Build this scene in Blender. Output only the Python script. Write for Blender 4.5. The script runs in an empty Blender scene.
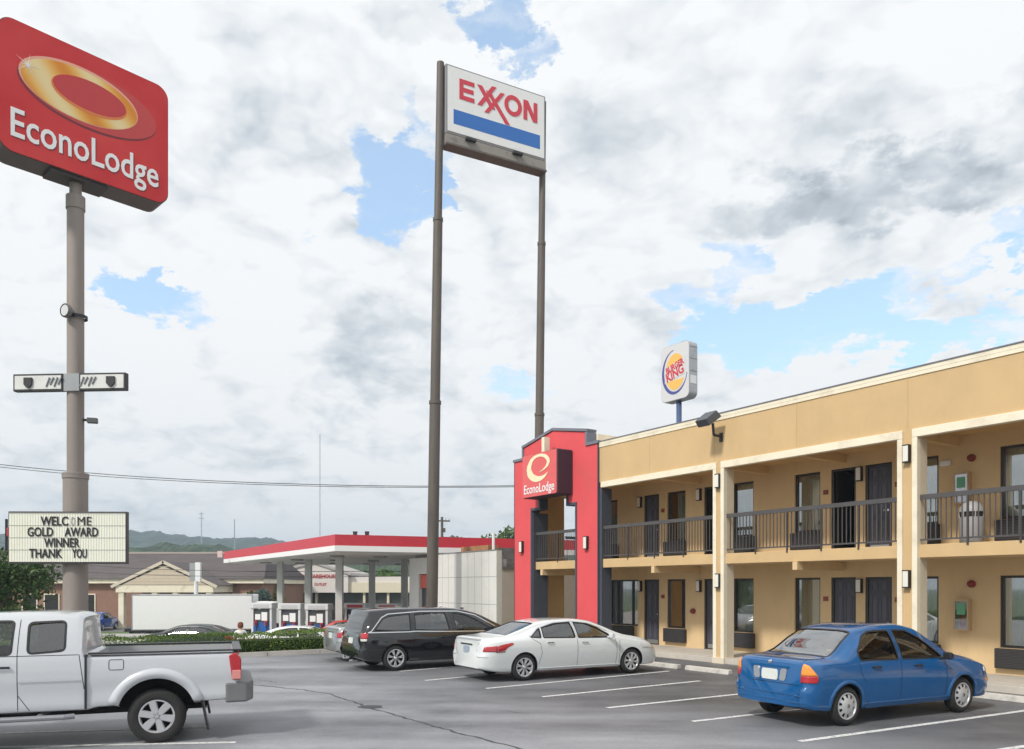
import bpy, bmesh, math, random
from mathutils import Vector, Matrix, noise
from mathutils.bvhtree import BVHTree
R = math.radians
random.seed(7)
scene = bpy.context.scene
C = scene.collection
F, EYE, HOR = 780.0, 2.05, 587.0          # focal length in pixels, eye height, horizon row

def gp(px, py, z=0.0):
    """ground (or height z) point seen at a pixel"""
    Y = (EYE - z) * F / (py - HOR)
    return Vector(((px - 512) / F * Y, Y, z))
def at(px, py, Y):
    return Vector(((px - 512) / F * Y, Y, EYE + (HOR - py) / F * Y))

# ------------------------------------------------------------------ materials
MATS = {}
def mat(name, col, rough=0.6, metal=0.0, var=0.0, vscale=3.0, bump=0.0, bscale=40.0, coat=0.0, emit=0.0, spec=0.5, dirt=None, dscale=1.5, stretch=None):
    if name in MATS: return MATS[name]
    m = bpy.data.materials.new(name); m.use_nodes = True
    nt = m.node_tree; N = nt.nodes; L = nt.links
    b = N['Principled BSDF']
    b.inputs['Roughness'].default_value = rough
    b.inputs['Metallic'].default_value = metal
    b.inputs['Specular IOR Level'].default_value = spec
    b.inputs['Coat Weight'].default_value = coat
    b.inputs['Coat Roughness'].default_value = 0.04
    c = (*col, 1)
    b.inputs['Base Color'].default_value = c
    tc = N.new('ShaderNodeTexCoord'); src = tc.outputs['Object']
    if stretch:
        mp = N.new('ShaderNodeMapping'); mp.inputs['Scale'].default_value = stretch
        L.new(src, mp.inputs['Vector']); src = mp.outputs['Vector']
    last = None
    if var > 0:
        n = N.new('ShaderNodeTexNoise'); n.inputs['Scale'].default_value = vscale; n.inputs['Detail'].default_value = 6
        n.inputs['Roughness'].default_value = 0.65
        L.new(src, n.inputs['Vector'])
        mr = N.new('ShaderNodeMapRange'); mr.inputs[1].default_value = 0.3; mr.inputs[2].default_value = 0.7
        mr.inputs[3].default_value = 1 - var; mr.inputs[4].default_value = 1 + var
        L.new(n.outputs['Fac'], mr.inputs[0])
        mx = N.new('ShaderNodeVectorMath'); mx.operation = 'SCALE'; mx.inputs[0].default_value = col
        L.new(mr.outputs[0], mx.inputs['Scale']); last = mx.outputs[0]
    if dirt:
        n = N.new('ShaderNodeTexNoise'); n.inputs['Scale'].default_value = dscale; n.inputs['Detail'].default_value = 8
        n.inputs['Roughness'].default_value = 0.7
        L.new(src, n.inputs['Vector'])
        mr = N.new('ShaderNodeMapRange'); mr.inputs[1].default_value = 0.52; mr.inputs[2].default_value = 0.75
        L.new(n.outputs['Fac'], mr.inputs[0])
        mx = N.new('ShaderNodeMix'); mx.data_type = 'RGBA'
        L.new(mr.outputs[0], mx.inputs['Factor'])
        if last: L.new(last, mx.inputs['A'])
        else: mx.inputs['A'].default_value = c
        mx.inputs['B'].default_value = (*dirt, 1); last = mx.outputs['Result']
    if last: L.new(last, b.inputs['Base Color'])
    if bump > 0:
        n = N.new('ShaderNodeTexNoise'); n.inputs['Scale'].default_value = bscale; n.inputs['Detail'].default_value = 4
        L.new(src, n.inputs['Vector'])
        bp = N.new('ShaderNodeBump'); bp.inputs['Strength'].default_value = bump; bp.inputs['Distance'].default_value = 0.02
        L.new(n.outputs['Fac'], bp.inputs['Height']); L.new(bp.outputs[0], b.inputs['Normal'])
    if emit: 
        b.inputs['Emission Color'].default_value = c; b.inputs['Emission Strength'].default_value = emit
    MATS[name] = m; return m

def glass(name, tint, refl=0.06, rough=0.02, ior=1.5):
    if name in MATS: return MATS[name]
    m = bpy.data.materials.new(name); m.use_nodes = True
    nt = m.node_tree; N = nt.nodes; L = nt.links; N.clear()
    o = N.new('ShaderNodeOutputMaterial'); t = N.new('ShaderNodeBsdfTransparent'); t.inputs[0].default_value = (*tint, 1)
    g = N.new('ShaderNodeBsdfGlossy'); g.inputs['Roughness'].default_value = rough; g.inputs[0].default_value = (1, 1, 1, 1)
    fr = N.new('ShaderNodeFresnel'); fr.inputs[0].default_value = ior
    ad = N.new('ShaderNodeMath'); ad.operation = 'ADD'; ad.inputs[1].default_value = refl; ad.use_clamp = True
    mx = N.new('ShaderNodeMixShader')
    L.new(fr.outputs[0], ad.inputs[0]); L.new(ad.outputs[0], mx.inputs[0])
    L.new(t.outputs[0], mx.inputs[1]); L.new(g.outputs[0], mx.inputs[2]); L.new(mx.outputs[0], o.inputs[0])
    MATS[name] = m; return m

# ------------------------------------------------------------------ builders
class MB:
    def __init__(s): s.v = []; s.f = []; s.m = []
    def quad(s, pts, mi=0):
        i = len(s.v); s.v += [tuple(p) for p in pts]; s.f.append(tuple(range(i, i + len(pts)))); s.m.append(mi)
    def box(s, x0, x1, y0, y1, z0, z1, mi=0):
        i = len(s.v)
        for z in (z0, z1):
            for x, y in ((x0, y0), (x1, y0), (x1, y1), (x0, y1)): s.v.append((x, y, z))
        for a in ((3, 2, 1, 0), (4, 5, 6, 7), (0, 1, 5, 4), (1, 2, 6, 5), (2, 3, 7, 6), (3, 0, 4, 7)):
            s.f.append(tuple(i + k for k in a)); s.m.append(mi)
    def prism(s, poly, fn, d0, d1, mi=0):
        """poly = 2D outline (counter-clockwise), fn(a,b,depth)->xyz"""
        n = len(poly); i = len(s.v)
        for d in (d0, d1):
            for a, b in poly: s.v.append(tuple(fn(a, b, d)))
        s.f.append(tuple(i + k for k in reversed(range(n)))); s.m.append(mi)
        s.f.append(tuple(i + n + k for k in range(n))); s.m.append(mi)
        for k in range(n):
            s.f.append((i + k, i + (k + 1) % n, i + n + (k + 1) % n, i + n + k)); s.m.append(mi)
    def tube(s, pts, rads, seg=12, mi=0, caps=True):
        if not isinstance(rads, (list, tuple)): rads = [rads] * len(pts)
        pts = [Vector(p) for p in pts]; rings = []
        for k, p in enumerate(pts):
            d = (pts[min(k + 1, len(pts) - 1)] - pts[max(k - 1, 0)]).normalized()
            a = d.orthogonal().normalized() if abs(d.z) < 0.95 else Vector((1, 0, 0)).cross(d).normalized()
            if k and rings:
                a = (pa - d * pa.dot(d)).normalized()
            pa = a; b = d.cross(a); i = len(s.v); rings.append(i)
            for q in range(seg):
                t = 2 * math.pi * q / seg
                s.v.append(tuple(p + (a * math.cos(t) + b * math.sin(t)) * rads[k]))
        for k in range(len(rings) - 1):
            for q in range(seg):
                s.f.append((rings[k] + q, rings[k] + (q + 1) % seg, rings[k + 1] + (q + 1) % seg, rings[k + 1] + q)); s.m.append(mi)
        if caps:
            s.f.append(tuple(rings[0] + q for q in reversed(range(seg)))); s.m.append(mi)
            s.f.append(tuple(rings[-1] + q for q in range(seg))); s.m.append(mi)
    def lathe(s, prof, axis='Y', seg=32, mi=0, cx=0, cy=0, cz=0):
        i = len(s.v); n = len(prof)
        for k in range(seg):
            t = 2 * math.pi * k / seg
            for r, h in prof:
                if axis == 'Y': s.v.append((cx + r * math.cos(t), cy + h, cz + r * math.sin(t)))
                elif axis == 'Z': s.v.append((cx + r * math.cos(t), cy + r * math.sin(t), cz + h))
                else: s.v.append((cx + h, cy + r * math.cos(t), cz + r * math.sin(t)))
        for k in range(seg):
            for q in range(n - 1):
                a = i + k * n + q; b = i + ((k + 1) % seg) * n + q
                s.f.append((a, b, b + 1, a + 1)); s.m.append(mi)
    def build(s, name, mats, parent=None, smooth=False, bevel=0.0, loc=None, rot=None, recalc=True, solid=0.0, segs=1, merge=False):
        me = bpy.data.meshes.new(name); me.from_pydata(s.v, [], s.f)
        if not isinstance(mats, (list, tuple)): mats = [mats]
        for m in mats: me.materials.append(m)
        me.polygons.foreach_set('material_index', s.m)
        bm = bmesh.new(); bm.from_mesh(me)
        if merge: bmesh.ops.remove_doubles(bm, verts=bm.verts, dist=2e-4)
        if recalc: bmesh.ops.recalc_face_normals(bm, faces=bm.faces)
        if bevel > 0:
            bmesh.ops.bevel(bm, geom=list(bm.edges), offset=bevel, segments=segs, profile=0.5, affect='EDGES', clamp_overlap=True)
        bm.to_mesh(me); bm.free()
        if smooth: me.polygons.foreach_set('use_smooth', [True] * len(me.polygons))
        me.update()
        o = bpy.data.objects.new(name, me); C.objects.link(o)
        if parent: o.parent = parent
        if loc is not None: o.location = loc
        if rot is not None: o.rotation_euler = rot
        if solid:
            md = o.modifiers.new('thickness', 'SOLIDIFY'); md.thickness = solid
        if smooth == 'auto' or smooth == 'sharp':
            set_sharp(me, 35)
        return o
def set_sharp(me, deg):
    bm = bmesh.new(); bm.from_mesh(me)
    for e in bm.edges:
        if len(e.link_faces) == 2:
            e.smooth = e.calc_face_angle(0) < R(deg)
    bm.to_mesh(me); bm.free()

def tag(o, label, cat, group=None, kind=None):
    o['label'] = label; o['category'] = cat
    if group: o['group'] = group
    if kind: o['kind'] = kind
    return o
def thing(name, label, cat, loc=(0, 0, 0), rz=0.0, group=None, rot=None):
    o = bpy.data.objects.new(name, None); C.objects.link(o); o.empty_display_size = 0.3
    o.location = loc; o.rotation_euler = rot if rot else (0, 0, rz)
    return tag(o, label, cat, group)
def struct(o): o['kind'] = 'structure'; return o
def kids(o): return [c for c in bpy.data.objects if c.parent == o]
def copy_tree(o, parent=None):
    c = o.copy(); C.objects.link(c); c.parent = parent
    for ch in kids(o): copy_tree(ch, c)
    return c

def text_part(txt, size, m, parent, mtx, name='lettering', extrude=0.004, sx=1.0, bold=0.0, align='CENTER', shear=0.0):
    cu = bpy.data.curves.new(name, 'FONT'); cu.body = txt; cu.size = size; cu.extrude = extrude
    cu.align_x = align; cu.align_y = 'CENTER'; cu.offset = bold; cu.shear = shear; cu.resolution_u = 3
    ob = bpy.data.objects.new(name, cu); C.objects.link(ob)
    bpy.context.view_layer.update()
    me = bpy.data.meshes.new_from_object(ob.evaluated_get(bpy.context.evaluated_depsgraph_get()))
    bpy.data.objects.remove(ob); bpy.data.curves.remove(cu)
    me.transform(mtx @ Matrix.Diagonal((sx, 1, 1, 1)))
    me.materials.clear(); me.materials.append(m); me.name = name
    o = bpy.data.objects.new(name, me); C.objects.link(o); o.parent = parent
    return o
# text local frame (x right, y up, z toward viewer) -> sign local frame (x right, z up, -y toward viewer)
def face_mtx(x, y, z):
    return Matrix(((1, 0, 0, x), (0, 0, -1, y), (0, 1, 0, z), (0, 0, 0, 1)))

def rrect(x0, x1, z0, z1, r, n=6):
    out = []
    for cx, cz, a0 in ((x1 - r, z1 - r, 0), (x0 + r, z1 - r, 90), (x0 + r, z0 + r, 180), (x1 - r, z0 + r, 270)):
        for k in range(n + 1):
            a = R(a0 + 90 * k / n); out.append((cx + r * math.cos(a), cz + r * math.sin(a)))
    return out
def ellipse(cx, cz, a, b, n=40, rot=0.0, t0=0, t1=360, closed=True):
    out = []; m = n if closed else n + 1
    for k in range(m):
        t = R(t0 + (t1 - t0) * k / n); x = a * math.cos(t); z = b * math.sin(t)
        out.append((cx + x * math.cos(rot) - z * math.sin(rot), cz + x * math.sin(rot) + z * math.cos(rot)))
    return out
FR = lambda y: (lambda a, b, d: (a, y - d, b))         # sign faces look along -y

# ------------------------------------------------------------------ palette
ochre = mat('ochre_stucco', (0.60, 0.42, 0.215), 0.85, var=0.06, vscale=1.2, bump=0.25, bscale=90, dirt=(0.535, 0.37, 0.185), dscale=.8, stretch=(1, 1, .6))
ochre_s = mat('ochre_wall', (0.66, 0.485, 0.27), 0.85, var=0.05, vscale=1.5, bump=0.15, bscale=90, dirt=(.56, .405, .22), dscale=1.3, stretch=(1, 1, .4))
cream = mat('cream_trim', (0.80, 0.73, 0.57), 0.75, var=0.05, vscale=2, bump=0.1, bscale=60, dirt=(0.58, 0.5, 0.37), dscale=1.1)
redst = mat('red_stucco', (0.70, 0.085, 0.095), 0.8, var=0.05, vscale=1.2, bump=0.2, bscale=80, dirt=(0.60, 0.10, 0.10), dscale=0.8)
navy = mat('slate_trim', (0.062, 0.070, 0.092), 0.7, var=0.08)
slate_l = mat('grey_trim', (0.17, 0.18, 0.22), 0.7, var=0.08)
doorm = mat('charcoal_door_paint', (0.055, 0.055, 0.075), 0.45, var=0.06)
framem = mat('bronze_frame', (0.035, 0.032, 0.032), 0.4, var=0.1)
railm = mat('grey_rail_paint', (0.075, 0.07, 0.07), 0.5, var=0.1)
acm = mat('black_grille', (0.03, 0.028, 0.030), 0.6)
curt = mat('pale_curtain', (0.50, 0.53, 0.44), 0.9, var=0.06, vscale=2)
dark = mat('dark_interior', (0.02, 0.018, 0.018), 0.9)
white = mat('white_paint', (0.78, 0.79, 0.80), 0.45, var=0.03, dirt=(0.62, 0.62, 0.6), dscale=0.8)
wingl = glass('window_glass', (0.80, 0.85, 0.82), 0.30)
lampg = mat('lamp_glass', (0.75, 0.73, 0.66), 0.35)
conc = mat('concrete', (0.42, 0.40, 0.37), 0.9, var=0.12, vscale=3, bump=0.3, bscale=60, dirt=(0.30, 0.29, 0.27), dscale=1.3)
greym = mat('grey_metal', (0.30, 0.31, 0.32), 0.45, metal=0.5, var=0.08)
blackm = mat('black_metal', (0.02, 0.02, 0.022), 0.5)
chrome = mat('chrome', (0.75, 0.76, 0.78), 0.15, metal=1.0)

# ================================================================== GROUND
def sheet(name, pts, m, z=None):
    b = MB(); b.quad([(p[0], p[1], p[2] if z is None else z) for p in pts]); return b.build(name, m)
def asphalt_mat(name, base, light, patch=True):
    m = bpy.data.materials.new(name); m.use_nodes = True; nt = m.node_tree; N = nt.nodes; L = nt.links; b = N['Principled BSDF']
    tc = N.new('ShaderNodeTexCoord')
    mp = N.new('ShaderNodeMapping'); mp.inputs['Rotation'].default_value = (0, 0, R(-32)); mp.inputs['Scale'].default_value = (0.10, 0.42, 1)
    L.new(tc.outputs['Object'], mp.inputs[0])
    n1 = N.new('ShaderNodeTexNoise'); n1.inputs['Scale'].default_value = 1.3; n1.inputs['Detail'].default_value = 7; n1.inputs['Roughness'].default_value = 0.6
    L.new(mp.outputs[0], n1.inputs['Vector'])
    n2 = N.new('ShaderNodeTexNoise'); n2.inputs['Scale'].default_value = 160; n2.inputs['Detail'].default_value = 3
    L.new(tc.outputs['Object'], n2.inputs['Vector'])
    n3 = N.new('ShaderNodeTexNoise'); n3.inputs['Scale'].default_value = 1.1; n3.inputs['Detail'].default_value = 8; n3.inputs['Roughness'].default_value = 0.7
    L.new(tc.outputs['Object'], n3.inputs['Vector'])
    cr = N.new('ShaderNodeValToRGB'); cr.color_ramp.elements[0].position = 0.36; cr.color_ramp.elements[1].position = 0.66
    cr.color_ramp.elements[0].color = (*base, 1); cr.color_ramp.elements[1].color = (*light, 1)
    ad = N.new('ShaderNodeMath'); ad.operation = 'MULTIPLY_ADD'; ad.inputs[1].default_value = 0.3
    L.new(n3.outputs['Fac'], ad.inputs[0]); 
    sb = N.new('ShaderNodeMath'); sb.operation = 'MULTIPLY_ADD'; sb.inputs[1].default_value = 0.8; sb.inputs[2].default_value = -0.05
    L.new(n1.outputs['Fac'], sb.inputs[0]); L.new(sb.outputs[0], ad.inputs[2]); L.new(ad.outputs[0], cr.inputs[0])
    mr = N.new('ShaderNodeMapRange'); mr.inputs[1].default_value = 0.3; mr.inputs[2].default_value = 0.7; mr.inputs[3].default_value = 0.72; mr.inputs[4].default_value = 1.3
    L.new(n2.outputs['Fac'], mr.inputs[0])
    sc = N.new('ShaderNodeVectorMath'); sc.operation = 'SCALE'; L.new(cr.outputs[0], sc.inputs[0]); L.new(mr.outputs[0], sc.inputs['Scale'])
    n5 = N.new('ShaderNodeTexNoise'); n5.inputs['Scale'].default_value = 22; n5.inputs['Detail'].default_value = 5; n5.inputs['Roughness'].default_value = 0.8
    L.new(tc.outputs['Object'], n5.inputs['Vector'])
    m5 = N.new('ShaderNodeMapRange'); m5.inputs[1].default_value = 0.3; m5.inputs[2].default_value = 0.7; m5.inputs[3].default_value = 0.84; m5.inputs[4].default_value = 1.16
    L.new(n5.outputs['Fac'], m5.inputs[0]); s5 = N.new('ShaderNodeVectorMath'); s5.operation = 'SCALE'; L.new(sc.outputs[0], s5.inputs[0]); L.new(m5.outputs[0], s5.inputs['Scale']); sc = s5
    # oil stains
    v = N.new('ShaderNodeTexVoronoi'); v.inputs['Scale'].default_value = 0.42; vw = N.new('ShaderNodeVectorMath'); vw.operation = 'MULTIPLY_ADD'; vw.inputs[1].default_value = (.9, .9, .9); L.new(n3.outputs['Color'], vw.inputs[0]); L.new(tc.outputs['Object'], vw.inputs[2]); L.new(vw.outputs[0], v.inputs['Vector'])
    m4 = N.new('ShaderNodeMapRange'); m4.inputs[1].default_value = 0.04; m4.inputs[2].default_value = 0.24; m4.inputs[3].default_value = 0.55; m4.inputs[4].default_value = 1.0
    L.new(v.outputs['Distance'], m4.inputs[0])
    # asphalt colour darkens over the strip of bays beside the motel
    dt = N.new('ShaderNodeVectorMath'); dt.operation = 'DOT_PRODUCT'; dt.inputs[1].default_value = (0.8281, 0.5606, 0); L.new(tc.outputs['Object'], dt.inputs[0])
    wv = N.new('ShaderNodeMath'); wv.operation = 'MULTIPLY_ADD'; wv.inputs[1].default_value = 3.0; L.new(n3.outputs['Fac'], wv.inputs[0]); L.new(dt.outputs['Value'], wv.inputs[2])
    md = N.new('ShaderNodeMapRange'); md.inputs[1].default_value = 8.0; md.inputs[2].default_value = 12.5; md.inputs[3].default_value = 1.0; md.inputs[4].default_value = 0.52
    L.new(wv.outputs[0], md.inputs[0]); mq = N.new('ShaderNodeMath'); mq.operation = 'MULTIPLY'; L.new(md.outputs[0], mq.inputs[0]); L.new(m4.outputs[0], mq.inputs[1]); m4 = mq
    s2 = N.new('ShaderNodeVectorMath'); s2.operation = 'SCALE'; L.new(sc.outputs[0], s2.inputs[0]); L.new(m4.outputs[0], s2.inputs['Scale'])
    L.new(s2.outputs[0], b.inputs['Base Color'])
    rr = N.new('ShaderNodeMapRange'); rr.inputs[1].default_value = 0.3; rr.inputs[2].default_value = 0.7; rr.inputs[3].default_value = 0.42; rr.inputs[4].default_value = 0.62
    L.new(n1.outputs['Fac'], rr.inputs[0]); L.new(rr.outputs[0], b.inputs['Roughness'])
    bp = N.new('ShaderNodeBump'); bp.inputs['Strength'].default_value = 0.35; bp.inputs['Distance'].default_value = 0.01
    L.new(n2.outputs['Fac'], bp.inputs['Height']); L.new(bp.outputs[0], b.inputs['Normal'])
    return m
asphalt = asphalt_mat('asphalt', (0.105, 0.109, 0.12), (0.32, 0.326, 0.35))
asphalt2 = mat('road_asphalt', (0.14, 0.14, 0.14), 0.8, var=0.15, vscale=0.3)
grassm = mat('verge_grass', (0.075, 0.12, 0.035), 0.95, var=0.35, vscale=0.6, bump=0.5, bscale=8)
landm = mat('far_land', (0.06, 0.09, 0.035), 0.95, var=0.3, vscale=0.05)

GZ = -1.0                                  # level of the gas station forecourt
o = sheet('ground', [(-1500, -300), (1500, -300), (1500, 1600), (-1500, 1600)], landm, -1.9); struct(o)
# the motel's parking lot: a raised sheet, its far left side stops at the hedge strip
U = Vector((0.5606, -0.8281, 0)); V = Vector((0.8281, 0.5606, 0)); O = Vector((5.4757, 21.0395, 0))
def fac(s, d, z=0.0): return O + U * s + V * d + Vector((0, 0, z))
H0, H1 = Vector((-26, 10.9, 0)), Vector((6.5, 32.1, 0))     # line of the hedge kerb
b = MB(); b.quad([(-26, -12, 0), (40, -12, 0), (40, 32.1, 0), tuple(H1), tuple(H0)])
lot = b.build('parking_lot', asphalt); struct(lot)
hd = (H1 - H0).normalized(); hn = Vector((-hd.y, hd.x, 0))
b = MB()                                   # planted bank behind the kerb, falling to the street
L0, L1 = H0 - hd * 15, H1 + hd * 30
def strip(b, o0, z0, o1, z1, mi=0):
    a, c = L0 + hn * o0, L1 + hn * o0; e, f = L1 + hn * o1, L0 + hn * o1
    b.quad([(a.x, a.y, z0), (c.x, c.y, z0), (e.x, e.y, z1), (f.x, f.y, z1)], mi)
strip(b, 0.12, 0.11, 1.3, 0.10); strip(b, 1.3, 0.10, 4.0, GZ)
struct(b.build('planting_bank', grassm))
b = MB()
for k in range(24):
    p = H0 + hd * (k * 1.6); q = p + hd * 1.58
    for t0, t1 in ((0, 1),):
        i = len(b.v)
        for c in (p, q):
            for off, z in ((0, 0), (0.02, 0.13), (0.15, 0.13), (0.15, 0.0)):
                w = c + hn * off; b.v.append((w.x, w.y, z))
        for a in range(3): b.f.append((i + a, i + 4 + a, i + 5 + a, i + 1 + a)); b.m.append(0)
        b.f += [(i, i + 1, i + 2, i + 3), (i + 7, i + 6, i + 5, i + 4)]; b.m += [0, 0]
struct(b.build('hedge_kerb', conc))
b = MB(); b.quad([(-90, 20, GZ - 0.5), (60, 20, GZ - 0.5), (60, 58, GZ - 0.5), (-90, 58, GZ - 0.5)])
o = b.build('street', asphalt2); struct(o)
fore = mat('forecourt_concrete', (0.36, 0.35, 0.33), 0.85, var=0.12, vscale=0.8)
b = MB(); b.quad([(-27, 24, GZ), (30, 24, GZ), (30, 51, GZ), (-27, 51, GZ)]); struct(b.build('forecourt', fore))
b = MB(); b.quad([(-120, 24, GZ - 0.1), (-27, 24, GZ - 0.1), (-27, 44, GZ - 0.1), (-120, 44, GZ - 0.1)])
struct(b.build('side_street', mat('pale_road', (0.33, 0.31, 0.28), 0.9, var=0.1, vscale=0.4)))
b = MB(); b.quad([(-120, 44, -1.15), (-20, 44, -1.15), (-20, 64, -1.5), (-120, 64, -1.5)]); struct(b.build('grass_verge', grassm))
b = MB(); b.quad([(-120, 58, -1.45), (60, 58, -1.45), (60, 110, -1.45), (-120, 110, -1.45)]); struct(b.build('shop_parking', asphalt2))

# painted bay stripes (real paint sheets 4 mm above the asphalt)
def paint_mat():
    m = bpy.data.materials.new('worn_white_paint'); m.use_nodes = True; N = m.node_tree.nodes; L = m.node_tree.links; b = N['Principled BSDF']
    tc = N.new('ShaderNodeTexCoord'); n = N.new('ShaderNodeTexNoise'); n.inputs['Scale'].default_value = 14; n.inputs['Detail'].default_value = 8; n.inputs['Roughness'].default_value = 0.75
    L.new(tc.outputs['Object'], n.inputs['Vector'])
    cr = N.new('ShaderNodeValToRGB'); cr.color_ramp.elements[0].position = 0.36; cr.color_ramp.elements[1].position = 0.5
    cr.color_ramp.elements[0].color = (0.22, 0.22, 0.23, 1); cr.color_ramp.elements[1].color = (0.66, 0.66, 0.65, 1)
    L.new(n.outputs['Fac'], cr.inputs[0]); L.new(cr.outputs[0], b.inputs['Base Color']); b.inputs['Roughness'].default_value = 0.7
    return m
paint = paint_mat()
stripes = [((486, 688.6), (669, 671.2)), ((542, 697), (700, 681.0)), ((607, 708), (745, 693.6)), ((692.5, 721.6), (830, 706)),
           ((800, 741.5), (1060, 706)), ((425, 680.6), (520, 672)), ((400, 671.5), (480, 664.4)), ((955, 757), (1100, 735)),
           ((0, 733.2), (212, 727)), ((-40, 748), (236, 742.5))]
for (p, q) in stripes:
    a, c = gp(*p), gp(*q); d = (c - a).normalized(); n = Vector((-d.y, d.x, 0)) * 0.052
    b = MB(); K = 24
    for k in range(K):
        e, f = a.lerp(c, k / K), a.lerp(c, (k + 1) / K)
        j = [random.uniform(-.003, .003) for _ in range(2)]
        b.quad([tuple(e - n) [:2] + (0.004,), tuple(f - n)[:2] + (0.004,), tuple(f + n)[:2] + (0.004,), tuple(e + n)[:2] + (0.004,)])
    struct(b.build('bay_stripe', paint))
# sealed cracks
tar = mat('crack_sealant', (0.035, 0.035, 0.038), 0.5, var=0.2, vscale=8)
def crack(pix, w, jit=0.03):
    P = [gp(*p) for p in pix]; pts = []
    for a, c in zip(P, P[1:]):
        n = max(2, int((c - a).length / 0.12))
        for k in range(n): pts.append(a.lerp(c, k / n) + Vector((random.uniform(-jit, jit), random.uniform(-jit, jit), 0)))
    b = MB(); prev = None
    for k in range(len(pts) - 1):
        d = (pts[k + 1] - pts[k]).normalized(); n = Vector((-d.y, d.x, 0)) * w * random.uniform(0.5, 1.4)
        cur = (pts[k] + n, pts[k] - n)
        if prev: b.quad([(q.x, q.y, 0.003) for q in (prev[0], prev[1], cur[1], cur[0])])
        prev = cur
    return struct(b.build('pavement_crack', tar))
crack([(226, 681), (253.5, 684.6), (303, 690), (330, 694), (362, 705), (380, 711), (418, 721.5), (453, 731.5), (479, 738), (520, 748.5), (560, 760)], 0.022)
crack([(258, 679.5), (283, 684)], 0.014); crack([(500, 710), (520, 713), (545, 714)], 0.006)
b = MB(); c0 = gp(371, 707)
b.quad([(c0.x + 0.24 * math.cos(t) * random.uniform(.75, 1), c0.y + 0.17 * math.sin(t), 0.007) for t in [k * math.pi / 8 for k in range(16)]])
struct(b.build('pavement_patch', tar))

# ================================================================== MOTEL
motel = thing('motel', 'two-storey tan stucco motel with open galleries and a red portal at one end', 'motel',
              O, math.atan2(U.y, U.x))
S0, S1, DW = -7.5, 16.4, 2.0
# main block behind the galleries, wall with real openings
openings = []   # (s0,s1,z0,z1,kind)
def O_(*a): openings.append(a)
ZL, ZU = 2.30, 5.11
lw = [(-3.76, -2.96, 'w'), (-1.07, -0.33, 'w'), (1.04, 1.83, 'w'), (4.18, 4.92, 'w'), (6.24, 7.10, 'w'), (9.45, 10.2, 'w'), (11.5, 12.3, 'w')]
ld = [(-4.83, -4.12), (-2.19, -1.49), (2.15, 2.85), (3.10, 3.80), (7.45, 8.15), (8.4, 9.1), (12.7, 13.4)]
for a, c, k in lw: O_(a, c, 0.73, ZL, 'w'); O_(a, c, 3.52, ZU, 'w')
O_(-6.59, -5.12, 0.73, ZL, 'big'); O_(-6.85, -6.15, 3.52, ZU, 'w')
for a, c in ld: O_(a, c, 0.15, ZL, 'd'); O_(a, c, 2.94, ZU, 'd')
# front wall as cells of a grid, leaving the openings empty
ss = sorted({S0, S1} | {x for o_ in openings for x in o_[:2]}); zz = sorted({0.0, 5.46} | {z for o_ in openings for z in o_[2:4]})
def inside(s, z): return any(a < s < c and z0 < z < z1 for a, c, z0, z1, k in openings)
b = MB()
for i in range(len(ss) - 1):
    j = 0
    while j < len(zz) - 1:
        if inside((ss[i] + ss[i + 1]) / 2, (zz[j] + zz[j + 1]) / 2): j += 1; continue
        k = j
        while k < len(zz) - 1 and not inside((ss[i] + ss[i + 1]) / 2, (zz[k] + zz[k + 1]) / 2): k += 1
        b.quad([(ss[i], DW, zz[j]), (ss[i + 1], DW, zz[j]), (ss[i + 1], DW, zz[k]), (ss[i], DW, zz[k])]); j = k
for a, c, z0, z1, k in openings:           # reveals
    D = DW + 0.16
    for q in ([(a, DW, z0), (a, D, z0), (a, D, z1), (a, DW, z1)], [(c, DW, z0), (c, DW, z1), (c, D, z1), (c, D, z0)],
              [(a, DW, z1), (a, D, z1), (c, D, z1), (c, DW, z1)], [(a, DW, z0), (c, DW, z0), (c, D, z0), (a, D, z0)]): b.quad(q)
E0 = 12.5
b.quad([(S0, E0, 0), (S0, DW, 0), (S0, DW, 5.46), (S0, E0, 5.46)]); b.quad([(S1, DW, 0), (S1, E0, 0), (S1, E0, 5.46), (S1, DW, 5.46)])
b.quad([(S1, E0, 0), (S0, E0, 0), (S0, E0, 5.46), (S1, E0, 5.46)])
wall = b.build('wall', ochre_s, motel, recalc=False)
# upper band: parapet above the frames and the roof behind it
b = MB(); b.box(-4.79, S1, 0.0, 0.3, 5.40, 6.60)
b.box(-9.45, S1 - 0.002, 0.3, E0, 5.46, 6.45)
par = b.build('parapet', ochre, motel)
b = MB(); b.box(-4.79, S1 + .05, -0.026, 0.34, 6.602, 6.69); cop = b.build('coping', cream, motel)
b = MB(); b.box(-4.79, S1 + .05, -0.045, 0.35, 6.692, 6.715); b.build('drip_edge', slate_l, motel)
b = MB(); b.box(-4.79, S1 + .03, -0.022, -0.0005, 6.52, 6.60); b.build('fascia_trim', cream, motel)
# control joints in the stucco
for s in (-2.5, -0.02, 2.55, 5.3, 8.0, 10.6):
    b = MB(); b.box(s, s + 0.008, -0.002, 0.01, 5.42, 6.49); b.build('stucco_joint', mat('joint', (0.42, 0.27, 0.12), 0.9), motel)
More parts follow.
